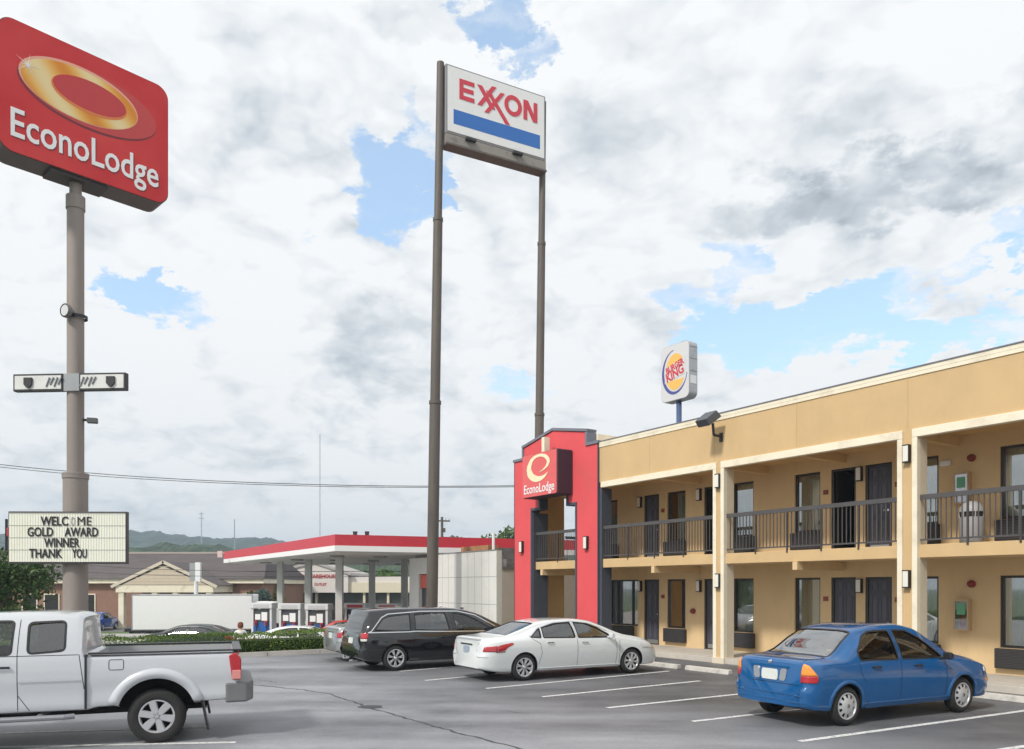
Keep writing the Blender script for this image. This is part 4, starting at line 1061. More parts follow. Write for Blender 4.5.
# ---------------------------------------------------------------- pickup
pk = mat('pickup_paint', (0.54, 0.56, 0.585), 0.30, metal=0.15, coat=0.9, dirt=(.56, .57, .58), dscale=.8)
pick = dict(L=5.30, W=1.72, xr=1.26, wb=3.22, rad=.355, arch=.47, archdz=.035, wwidth=.25, paint=pk, n=80,
    top=[(0, 1.185), (1.995, 1.19), (2.02, 1.20), (2.06, 1.66), (2.16, 1.715), (2.5, 1.735), (3.2, 1.72), (3.5, 1.66), (3.95, 1.32), (4.15, 1.20), (4.9, 1.12), (5.15, 1.02), (5.30, .85)],
    extra_x=[1.96, 2.0, 2.02, 2.04, 2.06, 2.08, 2.12],
    bot=[(0, .55), (.3, .52), (1.9, .50), (2.0, .47), (4.0, .47), (5.2, .45), (5.3, .5)],
    belt=[(0, 1.14), (2.0, 1.15), (4.0, 1.12), (4.8, 1.04), (5.3, .75)],
    wroof=[(0, .93), (1.98, .93), (2.04, .84), (3.4, .80), (4.0, .86), (5.3, .86)],
    rear=[(.5, .10), (.8, .10), (1.0, .085), (1.18, .10)], front=[(.4, .02), (.7, 0), (1.0, .05)],
    rear_round=(.05, .97), front_round=(.5, .75), shoulder=.985, tuck=.97, cabin=(2.14, 4.0),
    cuts=[(.17, 1.84, -.70, .70, .90, 1.4)],
    side_windows=[dict(p=[(2.25, 1.245), (2.66, 1.215), (2.66, 1.60), (2.25, 1.615)], r=.06, g=cargd), dict(p=[(2.84, 1.21), (3.78, 1.21), (3.42, 1.58), (3.22, 1.62), (2.82, 1.62)], r=.05)],
    top_windows=[dict(n='windscreen', p=[(3.50, -.56), (4.02, -.66), (4.02, .66), (3.50, .56)], z=1.1)],
    seams=[[(2.76, .50), (2.77, 1.2), (2.755, 1.64)], [(2.03, .75), (2.09, 1.19), (2.75, 1.19), (3.9, 1.185)], [(2.62, .49), (2.76, .70)], [(3.95, .5), (3.98, 1.18)]],
    mouldings=[], rear_seams=[], handles=[(2.93, 1.055)], mirror=(3.70, 1.16), lip=(.13, .045), lip_ang=(11, 169),
    corner_lights=[], front_lights=[([(20, .80), (80, .82), (80, .98), (20, .96)], clr, .4, 'headlight')], front_patches=[([(-.5, .70), (.5, .70), (.5, .95), (-.5, .95)], trimk, 'grille')],
    rear_patches=[], rimr=.215, spokes=6, wstyle='fat', rim_mat=mat('truck_alloy', (.50, .51, .53), .32, metal=.4), seats=[(2.7, 'f')], dash=3.6, seat_top=1.3, seat_mat=seatm)
shift_x(pick, 1.5, -.09, -.16)
ang = math.atan2(-.348, -.937)
cp = gp(157, 743)
pr, px_ = make_car(pick, 'parked_pickup_truck', 'white extended-cab pickup truck with wide arch flares, cut off by the left edge', 'pickup truck', heading_loc(cp, ang, pick, 1), ang, 'cars parked on the motel lot')
for sg in (-1, 1):
    y = sg * .855
    b = MB(); q0, q1 = (y, y + sg * .022)
    b.prism([(.075, .80), (.19, .80), (.235, 1.13), (.14, 1.17), (.075, 1.08)], lambda a_, z, d: (a_ - .02, d, z), min(q0, q1) - (.12 if sg > 0 else -.0), max(q0, q1) + (0 if sg > 0 else .12))
    l = b.build('tail_light', redl, pr, bevel=.012)
    b = MB(); b.box(.06, .17, min(y + sg * .018, y + sg * .03), max(y + sg * .018, y + sg * .03), .81, .93); b.build('lens', mat('clear_pink_lens', (.65, .25, .22), .1, coat=1.0), l, bevel=.005)
b = MB(); b.prism([(-.11, -.60), (-.03, -.84), (.26, -.865), (.26, .865), (-.03, .84), (-.11, .60)], lambda x_, y_, d: (x_, y_, d), .49, .765)
b.build('rear_bumper', mat('bumper_plastic', (.16, .165, .17), .5, var=.1), pr, bevel=.03, segs=2)
b = MB(); b.box(.05, 1.90, .76, .852, 1.188, 1.212); b.box(.05, 1.90, -.852, -.76, 1.188, 1.212); b.box(.051, .16, -.76, .76, 1.188, 1.210); b.build('bed_rail_cap', trimk, pr, bevel=.006)
b = MB()
for x in (1.91,): b.box(x, x + .025, -.878, .878, .50, 1.19)
b.build('cab_gap', trimk, pr)
b = MB(); b.tube([(2.05, .88, .42), (2.15, .93, .42), (3.85, .93, .42), (3.95, .88, .42)], .036, 10); b.tube([(2.05, -.88, .42), (2.15, -.93, .42), (3.85, -.93, .42), (3.95, -.88, .42)], .036, 10)
for x in (2.4, 3.1, 3.7): b.box(x, x + .05, -.92, .92, .42, .46)
b.build('side_step', mat('step_grey', (.30, .31, .33), .3, metal=.6), pr)
for sg in (-1, 1):
    b = MB(); b.prism([(.46, .14), (.49, .14), (.58, .62), (.55, .62)], lambda a_, z, d: (a_, d, z), sg * .60, sg * .83); b.build('mud_flap', trimk, pr)
f_ = px_['side'](1, .004); ribbon(smooth_poly(rrect(1.49, 1.66, .985, 1.115, .02, 2), .01, 2), f_, .007).build('fuel_flap', seam, pr)
b = MB()
f_ = px_['side'](1, .008); ribbon([(1.97, .86), (2.66, .86)], f_, .012, closed=False).build('crease_shade', mat('crease_shade', (.35, .36, .38), .5), pr)  # darker grey strip painting the shade line of a body crease
b = MB(); b.tube([(.5, .3, .42), (4.8, .3, .40)], .06, 8); b.tube([(.5, -.3, .42), (4.8, -.3, .40)], .06, 8); b.tube([(1.10, -.7, .355), (1.10, .7, .355)], .05, 8); b.lathe([(0, -.12), (.13, -.05), (.13, .05), (0, .12)], cx=1.10, cz=.355, seg=14)
b.build('chassis', liner, pr)

# ================================================================== POLE SIGNS
steel_tan = mat('weathered_tan_steel', (0.27, 0.235, 0.21), 0.65, var=.10, vscale=.8, dirt=(.20, .15, .12), dscale=1.2, stretch=(2, 2, .3))
steel_brn = mat('brown_steel', (0.11, 0.092, 0.08), 0.6, var=.15, vscale=1, dirt=(.07, .055, .05), dscale=1.5, stretch=(2, 2, .3))
# --- the motel's pole sign
PX, PY = -11.75, 21.0
W1 = Vector((748, 780, 0)).normalized()
ps = thing('pole_sign', 'tall tan pole carrying the big red EconoLodge sign with its golden ring', 'sign', (PX, PY, 0))
b = MB(); b.tube([(0, 0, -.05), (0, 0, 4.95), (0, 0, 4.96), (0, 0, 5.05)], [.305, .305, .325, .325], 28)
b.tube([(0, 0, 5.05), (0, 0, 12.25)], .21, 28); b.tube([(0, 0, 12.2), (0, 0, 12.55)], .235, 28); b.tube([(0, 0, 12.55), (0, 0, 13.1)], .15, 20)
pl = b.build('pole', steel_tan, ps, smooth='sharp'); set_sharp(pl.data, 40)
b = MB(); b.lathe([(.33, 0), (.33, .05), (.215, .07)], axis='Z', cz=5.05, seg=28); b.build('collar', steel_tan, ps)
ra = math.atan2(W1.y, W1.x)
hd2 = bpy.data.objects.new('sign_head', None)
def loc_m(parent, o): o.parent = parent; return o
X0, X1, Z0, Z1 = -1.88, 2.31, 12.98, 16.35
def rotz(o, z): o.rotation_euler = (0, 0, z); return o
b = MB(); b.prism(rrect(X0, X1, Z0, Z1, .34, 8), FR(.40), .0, .78)
cab = rotz(b.build('cabinet', mat('sign_cabinet_maroon', (.085, .06, .055), .5, var=.1), ps), ra)
b = MB(); b.prism(rrect(X0 + .02, X1 - .02, Z0 + .02, Z1 - .02, .33, 8), FR(-.381), 0, .025)
def red_face():
    m = bpy.data.materials.new('sign_face_red'); m.use_nodes = True; N = m.node_tree.nodes; L = m.node_tree.links; bs = N['Principled BSDF']
    tc = N.new('ShaderNodeTexCoord'); n = N.new('ShaderNodeTexNoise'); n.inputs['Scale'].default_value = .6; n.inputs['Detail'].default_value = 3; L.new(tc.outputs['Object'], n.inputs['Vector'])
    cr = N.new('ShaderNodeValToRGB'); cr.color_ramp.elements[0].position = .35; cr.color_ramp.elements[1].position = .7
    cr.color_ramp.elements[0].color = (.62, .045, .052, 1); cr.color_ramp.elements[1].color = (.72, .075, .075, 1)
    L.new(n.outputs['Fac'], cr.inputs[0]); L.new(cr.outputs[0], bs.inputs['Base Color']); bs.inputs['Roughness'].default_value = .6; bs.inputs['Specular IOR Level'].default_value = .15; return m
fc = b.build('face', red_face(), cab)
b = MB(); b.box(-.7, .7, -.32, .32, 12.90, 13.018); b.build('mount_plate', mat('dark_steel', (.05, .04, .04), .6), cab)
def flat(poly, y, m, name, par, th=.004):
    b = MB(); b.prism(poly, FR(y), 0, th); return b.build(name, m, par)
# ring logo : nested ellipses, gold disc, red off-centre hub, gold crescent
rt = R(0)
flat(ellipse(0.247, 15.070, 1.719, 0.800, 56, rt), -.4065, mat('logo_shadow', (.20, .02, .03), .4), 'logo_edge', cab)
flat(ellipse(0.266, 15.100, 1.700, 0.770, 56, rt), -.411, mat('logo_red', (.60, .05, .05), .35), 'logo_disc', cab)
flat(ellipse(0.009, 15.140, 1.452, 0.720, 56, rt), -.4155, mat('logo_highlight', (.86, .42, .30), .35), 'logo_rim', cab)
def gold_mat():
    m = bpy.data.materials.new('logo_gold'); m.use_nodes = True; N = m.node_tree.nodes; L = m.node_tree.links; bs = N['Principled BSDF']
    tc = N.new('ShaderNodeTexCoord'); mp = N.new('ShaderNodeMapping'); mp.inputs['Scale'].default_value = (.55, .1, .9); mp.inputs['Rotation'].default_value = (0, R(25), 0)
    L.new(tc.outputs['Object'], mp.inputs[0]); g = N.new('ShaderNodeTexWave'); g.inputs['Scale'].default_value = .42; g.inputs['Distortion'].default_value = .6; g.inputs['Phase Offset'].default_value = 2.2
    L.new(mp.outputs[0], g.inputs['Vector']); cr = N.new('ShaderNodeValToRGB'); e = cr.color_ramp.elements
    e[0].position = .0; e[0].color = (.80, .30, .05, 1); e[1].position = 1; e[1].color = (.92, .74, .40, 1); x = e.new(.45); x.color = (.90, .52, .14, 1)
    L.new(g.outputs[0], cr.inputs[0]); L.new(cr.outputs[0], bs.inputs['Base Color']); bs.inputs['Roughness'].default_value = .6; bs.inputs['Specular IOR Level'].default_value = .15; return m
gm = gold_mat()
flat(ellipse(0.019, 15.115, 1.413, 0.675, 56, rt), -.420, gm, 'logo_ring', cab)
flat(ellipse(0.228, 15.140, 0.936, 0.440, 48, rt), -.4245, mat('logo_orange', (.80, .22, .05), .35), 'logo_ring_inner', cab)
flat(ellipse(0.237, 15.180, 0.907, 0.400, 48, rt), -.429, mat('logo_hub', (.58, .035, .04), .35), 'logo_hub', cab)
sp_ = []
for k in range(20):
    r = (.30 if k % 4 == 0 else .15 if k % 2 == 0 else .035); t = R(18 * k + 8); sp_.append((-1.24 + r * math.cos(t), 15.31 + r * math.sin(t)))
flat(sp_, -.4335, mat('star_white', (.9, .88, .85), .3), 'sparkle', cab)
text_part('EconoLodge', 1.02, mat('letter_shadow', (.24, .02, .03), .4), cab, face_mtx(.215, -.412, 13.675), sx=.725, bold=.014, name='letter_shadow')
text_part('EconoLodge', 1.02, mat('bright_letter_white', (.92, .92, .92), .5), cab, face_mtx(.19, -.418, 13.70), sx=.725, bold=.012)
# --- letter board
rb = thing('letter_board', 'white changeable letter board reading WELCOME GOLD AWARD WINNER THANK YOU on the tan pole', 'sign', (PX + .05, PY - .47, 0), R(2))
b = MB(); b.box(-1.53, 1.53, 0.0, .15, 2.66, 4.04); cb = b.build('cabinet', mat('board_frame', (.06, .055, .055), .5), rb, bevel=.012)
b = MB(); b.box(-1.50, 1.50, -.006, -.001, 2.71, 3.99); bf = b.build('face', mat('board_face', (.78, .78, .66), .4, var=.06, vscale=1.2, dirt=(.66, .66, .5), dscale=1.2), rb)
b = MB()
for k in range(5): z = 2.71 + 1.28 * k / 4; b.box(-1.5, 1.5, -.016, -.0065, z - .007 if k else z, z + .007)
for k in range(1, 44): x = -1.5 + 3.0 * k / 44; b.box(x - .0035, x + .0035, -.010, -.0066, 2.72, 3.98)
b.build('letter_track', mat('track_grey', (.45, .46, .42), .5), rb)
lm = mat('black_letter', (.012, .012, .016), .4)
gaps = [('WELC', -.325, 3.77, .71), ('ME', .45, 3.77, .36), ('GOLD', -.69, 3.485, .66), ('AWARD', .37, 3.485, .87), ('WINNER', -.135, 3.20, .915), ('THANK', -.55, 2.92, .85), ('YOU', .32, 2.92, .38)]
for t, x, z, w_ in gaps:
    o = text_part(t, .335, lm, rb, face_mtx(0, 0, 0), bold=0.0 if t == 'ME' else .006); vx_ = [v.co.x for v in o.data.vertices]; k = w_ / (max(vx_) - min(vx_)); mid = (max(vx_) + min(vx_)) / 2
    for v in o.data.vertices: v.co = ((v.co.x - mid) * k + x, v.co.y - .024, v.co.z + z)
text_part('O', .335, mat('faded_letter', (.36, .38, .38), .4), rb, face_mtx(.15, -.024, 3.77), sx=.42)
b = MB(); b.box(-.95, .95, .152, .30, 3.02, 3.10); b.box(-.95, .95, .152, .30, 3.7, 3.78); b.build('bracket', steel_tan, rb)
# --- twin sign lights on the pole
tf = thing('sign_light_bar', 'pair of long framed sign lamps mounted across the tan pole', 'floodlight', (PX + .05, PY - .26, 0), R(-3.5))
for x0, x1, nm in ((-1.62, -.24, 0), (.20, 1.48, 1)):
    z = 7.5
    b = MB(); b.box(x0, x1, -.02, .14, z - .23, z + .23); l = b.build('lamp_housing', blackm, tf, bevel=.01)
    b = MB(); b.box(x0 + .05, x1 - .05, -.028, -.0205, z - .18, z + .18); b.build('lens', mat('milky_lens', (.66, .66, .63), .25, var=.1), l)
    xc = (x0 + x1) / 2 + (-.25 if nm == 0 else .25) ; b = MB(); b.prism([(xc - .11, z + .12), (xc - .11, z - .06), (xc - .03, z - .15), (xc + .03, z - .15), (xc + .11, z - .06), (xc + .11, z + .12)], FR(-.03), 0, .05); b.build('ballast', mat('ballast_black', (.02, .02, .02), .5), l)
    xr_ = x1 - .25 if nm == 0 else x0 + .25
    b = MB()
    for k in range(4): b.tube([(xr_ - .2 + .11 * k, -.04, z - .12 + .05 * (k % 2)), (xr_ - .1 + .11 * k, -.05, z + .12)], .02, 6)
    b.build('lamp_bracket', greym, l)
b = MB(); b.box(-.26, .24, .0, .10, 7.27, 7.73); b.build('clamp', greym, tf)
pc = thing('floodlight', 'small round floodlight strapped high on the tan pole', 'floodlight', (PX, PY - .21, 9.25), R(-25))
b = MB(); b.lathe([(0, -.02), (.13, -.04), (.185, -.12), (.185, -.18), (.17, -.20)], cz=.12, seg=24); hs = b.build('housing', mat('lamp_grey', (.16, .15, .15), .5), pc, smooth='sharp'); set_sharp(hs.data, 40)
b = MB(); b.lathe([(0, -.19), (.145, -.19)], cz=.12, seg=24); b.build('lens', mat('flood_lens', (.6, .6, .6), .15), pc)
b = MB(); b.lathe([(.225, 0), (.225, .09)], axis='Z', cy=.21, cz=.0, seg=24); b.build('strap', blackm, pc)
cc = thing('security_camera', 'small grey box camera on the right side of the tan pole', 'camera', (PX + .2, PY, 6.55), R(20))
b = MB(); b.box(.10, .36, -.10, .06, -.08, .06); b.build('housing', mat('camera_grey', (.10, .10, .10), .5), cc, bevel=.015); b = MB(); b.box(-.01, .10, -.03, .03, -.03, .03); b.build('bracket', blackm, cc)

# --- high-rise fuel sign on two poles
EX = thing('highrise_sign', 'high EXXON sign with a blue bar on two slim brown poles', 'sign', (0, 0, 0))
YA = 32.0; A = at(431, 605, YA); D2 = Vector((1491, 780, 0)).normalized(); T2 = Vector((440.5, 0, 0))
top = at(440.5, 64, YA); WS = 4.86
Bt = Vector((top.x, top.y, 0)) + D2 * WS
leanv = Vector((top.x - A.x, 0, 0))                      # both poles lean the same way
def expole(base, tp, ztop, name):
    b = MB(); zs = [-1.0, 9.6, 9.62, 13.0, 17.1, 17.12, ztop]; rs = [.245, .225, .205, .20, .19, .165, .15]
    if name == 2: rs = [r * .88 for r in rs]
    b.tube([base.lerp(tp, (z + 1) / (ztop + 1)).xy.to_3d() + Vector((0, 0, z)) for z in zs], rs, 20)
    for z, r in ((9.6, .25), (17.1, .21)):
        p = base.lerp(tp, (z + 1) / (ztop + 1)); b.tube([(p.x, p.y, z - .05), (p.x, p.y, z + .08)], r * (1 if name != 2 else .88), 20)
    o = b.build('pole', steel_brn, EX, smooth='sharp'); set_sharp(o.data, 40); return o
ztop = top.z
Abase = Vector((A.x, A.y, -1)); expole(Abase, Vector((top.x, top.y, 0)), ztop + .05, 1)
Bb = Vector((Bt.x, Bt.y, 0)); pB = expole(Vector((Bb.x - (top.x - A.x) * .75, Bb.y, 0)), Bb, at(541, 100, Bb.y).z - .1, 2)
fx = bpy.data.objects.new('sign_panel', None)
rz2 = math.atan2(D2.y, D2.x)
zt_, zb_ = at(443, 65, YA).z, at(443, 134, YA).z
def exm(o): o.location = (top.x, top.y, 0); o.rotation_euler = (0, 0, rz2); return o
b = MB(); b.box(.14, WS - .02, -.22, .22, zb_, zt_); cabx = exm(b.build('cabinet', mat('cabinet_grey', (.22, .22, .23), .5), EX, bevel=.02))
b = MB(); b.box(.22, WS - .09, -.235, -.2205, zb_ + .10, zt_ - .07); b.build('face', mat('sign_face_white', (.76, .77, .78), .4, var=.02), cabx)
b = MB(); b.box(.14, WS, -.23, .20, zb_ - .42, zb_ - .02); b.build('lamp_trough', mat('trough', (.26, .24, .22), .6, dirt=(.1, .08, .07), dscale=2), cabx)
b = MB(); b.box(.14, WS, -.32, .22, zb_ - .50, zb_ - .425); b.build('beam', steel_brn, cabx)
b = MB()
for x in (1.0, 3.2): b.box(x, x + .45, -.40, -.232, zb_ - .12, zb_ - .04)
b.build('lamp', blackm, cabx)
redx = mat('exxon_red', (.58, .035, .06), .4); blux = mat('exxon_blue', (.02, .14, .47), .4)
H_ = zt_ - zb_
flat([(.48, zb_ + .44), (WS - .30, zb_ + .44), (WS - .30, zb_ + 1.04), (.48, zb_ + 1.04)], -.2352, blux, 'bar', cabx)
zT = zt_ - .46; zB = zT - .84; lay = [0]
def letter(name, polys):
    b = MB()
    for p in polys:
        lay[0] += 1; b.prism(p, FR(-.2356 - .0005 * lay[0]), 0, .012)
    b.build(name, redx, cabx)
def rc(xa, xb, za, zb): return [(xa, za), (xb, za), (xb, zb), (xa, zb)]
def sk(p, q, w):
    if p[1] > q[1]: p, q = q, p
    return [(p[0] - w / 2, p[1]), (p[0] + w / 2, p[1]), (q[0] + w / 2, q[1]), (q[0] - w / 2, q[1])]
letter('letter_e', [rc(.74, .92, zB, zT), rc(.93, 1.42, zT - .18, zT), rc(.93, 1.38, zB + .33, zB + .51), rc(.93, 1.42, zB, zB + .18)])
letter('letter_x', [sk((1.66, zT), (2.28, zB), .23), sk((1.66, zB), (2.34, zT + .12), .21)])
letter('letter_x', [sk((2.06, zT - .14), (2.98, zT - 1.30), .22), sk((1.98, zT - 1.06), (2.74, zT - .04), .20)])
oo = ellipse(3.24, (zT + zB) / 2, .42, .44, 40); ii = ellipse(3.24, (zT + zB) / 2, .24, .26, 40); b = MB()
for k in range(40): b.prism([oo[k], oo[(k + 1) % 40], ii[(k + 1) % 40], ii[k]], FR(-.2405), 0, .012)
b.build('letter_o', redx, cabx)
letter('letter_n', [rc(3.74, 3.92, zB, zT), rc(4.24, 4.42, zB, zT), sk((3.85, zT), (4.31, zB), .22)])

# --- burger sign behind the motel
YB = 58.0
BK = thing('pole_sign', 'silver rounded BURGER KING sign on a blue pole rising behind the roof line', 'sign', at(679, 605, YB).xy.to_3d(), math.atan2(U.y, U.x))
k_ = YB / 60
b = MB(); b.tube([(0, 0, -1.5), (0, 0, 16.6)], .20, 16); b.build('pole', mat('blue_pole', (.06, .09, .20), .5), BK, smooth=True)
z0, z1 = at(679, 401, YB).z, at(679, 345, YB).z; hw = 1.42
b = MB(); b.prism(rrect(-hw, hw, z0, z1, .42, 6), FR(.42), 0, .84); ca = b.build('cabinet', mat('sign_silver', (.42, .43, .45), .4, metal=.4, dirt=(.25, .25, .26), dscale=1.5), BK)
b = MB(); b.prism(rrect(-hw + .03, hw - .03, z0 + .03, z1 - .03, .40, 6), FR(-.421), 0, .02); b.build('face', mat('bk_face', (.60, .61, .62), .45), ca)
zm = (z0 + z1) / 2 + .02
b = MB()
for sg, zc_ in ((1, 0), (-1, 0)):
    pass
yel = mat('bun_yellow', (.80, .47, .10), .4); bkr = mat('bk_red', (.55, .04, .05), .4); bkb = mat('bk_blue', (.06, .07, .26), .4)
ro = R(0)
def arcband(b, cx, cz, ra_, rb_, wa, t0, t1, y, n=44):
    for k in range(n):
        q = []
        for kk in (k, k + 1):
            t = R(t0 + (t1 - t0) * kk / n); w = wa * math.sin(math.pi * min(.94, max(.06, kk / n))) + .02
            q.append(((cx + ra_ * math.cos(t), cz + rb_ * math.sin(t)), (cx + (ra_ - w) * math.cos(t), cz + (rb_ - w) * math.sin(t))))
        b.prism([q[0][0], q[1][0], q[1][1], q[0][1]], FR(y), 0, .01)
arcband(b, -.02, zm, 1.28, 1.66, .22, 95, 350, -.442); b.build('blue_crescent', bkb, ca)
b = MB(); pts = ellipse(.05, zm + .22, .92, 1.12, 30, 0, 15, 165, False); b.prism(pts, FR(-.442), 0, .012); b.build('bun', yel, ca); b = MB(); pts = ellipse(.05, zm - .22, .92, 1.12, 30, 0, 200, 340, False); b.prism(pts, FR(-.442), 0, .012); b.build('bun', yel, ca)
b = MB(); b.prism([(-1.0, zm - .72), (1.02, zm - .30), (1.02, zm + .95), (-1.0, zm + .40)], FR(-.4545), 0, .004); b.build('text_field', MATS['bk_face'], ca)
rr_ = Matrix.Rotation(R(14), 4, 'Y')
def rotm(x, z, a): return face_mtx(x, -.462, z) @ Matrix.Rotation(R(a), 4, 'Z')
text_part('BURGER', .62, bkr, ca, rotm(.0, zm + .40, 15), sx=.78, bold=.03); text_part('KING', .92, bkr, ca, rotm(.02, zm - .15, 15), sx=.82, bold=.035)
b = MB(); b.box(hw + .001, hw + .02, -.3, .3, z0 + 1.0, z0 + 1.6); b.build('service_door', mat('service_door', (.75, .76, .78), .35), ca)
b = MB()
for z in (z0 + 1.9, z0 + 2.8, z1 - .5): b.box(hw - .0, hw + .008, -.40, .40, z, z + .03)
b.build('seam', blackm, ca)
b = MB(); b.box(-.75, -.5, -.1, .1, z1 - .01, z1 + .14); b.box(.3, .62, -.1, .1, z1 - .01, z1 + .16); b.build('lifting_lug', greym, ca)

# ================================================================== FOLIAGE
def leafmat(name, c1, c2, c3=None):
    m = bpy.data.materials.new(name); m.use_nodes = True; N = m.node_tree.nodes; L = m.node_tree.links; b = N['Principled BSDF']
    g = N.new('ShaderNodeNewGeometry'); cr = N.new('ShaderNodeValToRGB'); e = cr.color_ramp.elements
    e[0].color = (*c1, 1); e[1].color = (*c2, 1); 
    if c3: x = e.new(.9); x.color = (*c2, 1); e[2].color = (*c3, 1)
    L.new(g.outputs['Random Per Island'], cr.inputs[0]); L.new(cr.outputs[0], b.inputs['Base Color']); b.inputs['Roughness'].default_value = .55
    b.inputs['Specular IOR Level'].default_value = .3
    t = N.new('ShaderNodeBsdfTranslucent'); L.new(cr.outputs[0], t.inputs[0]); mx = N.new('ShaderNodeMixShader'); mx.inputs[0].default_value = .25
    o = N['Material Output']; L.new(b.outputs[0], mx.inputs[1]); L.new(t.outputs[0], mx.inputs[2]); L.new(mx.outputs[0], o.inputs[0]); return m
def leaf(b, p, s, rnd):
    n = Vector((rnd.gauss(0, 1), rnd.gauss(0, 1), rnd.gauss(0, .8) + .5)).normalized(); a = n.orthogonal().normalized(); a = Matrix.Rotation(rnd.uniform(0, 6.28), 3, n) @ a; c = n.cross(a)
    l = s * rnd.uniform(.7, 1.3); w = l * .5
    b.quad([p - a * l, p - c * w + n * l * .15, p + a * l, p + c * w + n * l * .15])
def tree(name, label, cat, loc, h, rad, trunk_h, seed, lmat, leafs=.16, n=2600, group=None, lobes=9, zsq=1.0, bark=None):
    rnd = random.Random(seed)
    t = thing(name, label, cat, loc, 0, group); bark = bark or mat('bark', (.09, .07, .05), .9, var=.2)
    b = MB(); b.tube([(0, 0, -.2), (.05, 0, trunk_h * .6), (0, .05, trunk_h), (0, 0, h * .75)], [.05 * h * .5 + .04, .04 * h * .5 + .03, .03 * h * .5 + .02, .02], 8)
    cs = []
    for k in range(lobes):
        a = rnd.uniform(0, 6.28); r = rad * rnd.uniform(.15, .72); z = trunk_h + (h - trunk_h) * rnd.uniform(.15, .85)
        rr = rad * rnd.uniform(.32, .55) * (1.15 - .4 * (z - trunk_h) / (h - trunk_h)); z = min(z, h - rr * .8 * zsq)
        c = Vector((r * math.cos(a), r * math.sin(a), z)); cs.append((c, rr)); b.tube([(0, 0, trunk_h * .8), c * .5 + Vector((0, 0, trunk_h * .5)), c], [.04, .03, .012], 5)
    b.build('trunk', bark, t)
    b = MB()
    for k in range(n):
        c, rr = cs[rnd.randrange(len(cs))]; d = Vector((rnd.gauss(0, 1), rnd.gauss(0, 1), rnd.gauss(0, 1))).normalized()
        rad_ = rr * (rnd.random() ** .33) * (1 + .35 * noise.noise(c * 3 + d * 2.2)); p = c + Vector((d.x, d.y, d.z * .8 * zsq)) * rad_
        leaf(b, p, leafs, rnd)
    b.build('crown', lmat, t, recalc=False); return t
hedge_m = leafmat('hedge_leaf', (.06, .115, .018), (.18, .28, .05), (.42, .46, .09))
tree_g = leafmat('tree_leaf', (.022, .045, .014), (.07, .12, .035)); tree_y = leafmat('yellow_green_leaf', (.14, .20, .03), (.30, .36, .06))
tree_b = leafmat('blue_green_leaf', (.06, .10, .08), (.14, .20, .17)); tree_l = leafmat('light_leaf', (.05, .10, .02), (.12, .20, .05))
tree_m = leafmat('mid_leaf', (.03, .07, .02), (.09, .15, .05), (.17, .16, .08))
# hedge along the kerb: one clipped hedge
hg = thing('hedge', 'long clipped green hedge behind the kerb at the far edge of the parking lot', 'hedge', H0, math.atan2(hd.y, hd.x))
rnd = random.Random(3); b = MB(); LH = 25.2; hs_ = 16.2
b2 = MB()
def hprof(x): return .47 + .10 * min(1, x / LH) ** 2 + .09 * noise.noise(Vector((x * .7, 1, 0))) + .05 * noise.noise(Vector((x * 2.3, 4, 0)))
for k in range(40000):
    x = rnd.uniform(0, LH); H = hprof(x); w = .62; q = rnd.random()
    if q < .42: z = H - abs(rnd.gauss(0, .03)) ; y = rnd.uniform(-w, w) * .96
    elif q < .92: y = -w + abs(rnd.gauss(0, .05)); z = .0 + (H - .02) * rnd.random()
    else: y = rnd.uniform(-w, w); z = H * rnd.random()
    dz = .05 * noise.noise(Vector((x * 3.1, y * 3, z * 3))); p = Vector((x, y + .98 + dz, .10 + z + dz * 1.2)); 
    if q < .42: p.z += max(0, rnd.gauss(0, .025))
    leaf(b, p, .028, rnd)
b.build('foliage', hedge_m, hg, recalc=False)
b = MB()
for k in range(124):
    x = .2 * k + .1; b.tube([(x, .98, .05), (x + rnd.uniform(-.1, .1), .98 + rnd.uniform(-.1, .1), .5)], [.02, .008], 5)
b.build('stem', mat('twig', (.07, .05, .035), .9), hg)
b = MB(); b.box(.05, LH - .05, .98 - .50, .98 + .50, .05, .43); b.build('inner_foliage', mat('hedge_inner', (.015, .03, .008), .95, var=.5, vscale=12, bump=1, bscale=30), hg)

tree('tree', 'bushy broad-leaved tree at the left edge behind the letter board', 'tree', (-17.6, 25.6, -.2), 3.55, 2.4, .7, 11, tree_m, .085, 9000, 'trees near the street', 14)
tree('tree', 'yellow-green tree seen under the left end of the red canopy', 'tree', at(262, 640, 74).xy.to_3d() + Vector((0, 0, -1.45)), 6.3, 1.9, 1.4, 12, tree_y, .20, 1900, 'trees near the street')
tree('tree', 'blue-green conifer right of the white box truck', 'tree', at(262, 640, 62).xy.to_3d() + Vector((0, 0, -1.4)), 3.7, 1.3, .5, 13, tree_b, .13, 1900, 'trees near the street')
tree('tree', 'small dark green shrub tree at the front end of the white box truck', 'tree', at(247, 640, 60).xy.to_3d() + Vector((0, 0, -1.4)), 3.3, .9, .5, 14, tree_g, .13, 1300, 'trees near the street')
tree('tree', 'green tree showing left of the shop gable under the canopy', 'tree', at(284, 640, 96).xy.to_3d() + Vector((0, 0, -1.45)), 6.6, 2.6, 1.4, 22, tree_l, .24, 1500, 'trees behind the shops')
for i, (px, Y, h, r, s_, lab) in enumerate([(358, 100, 5.6, 3.2, 15, 'green tree between the second and third canopy columns'), (385, 104, 5.9, 3.4, 16, 'green tree behind the canopy column nearest the store'), (408, 98, 5.2, 3.0, 17, 'green tree at the store corner under the canopy')]):
    tree('tree', lab, 'tree', at(px, 640, Y).xy.to_3d() + Vector((0, 0, -1.45)), h, r, 1.2, s_, tree_l, .26, 1500, 'trees behind the shops')
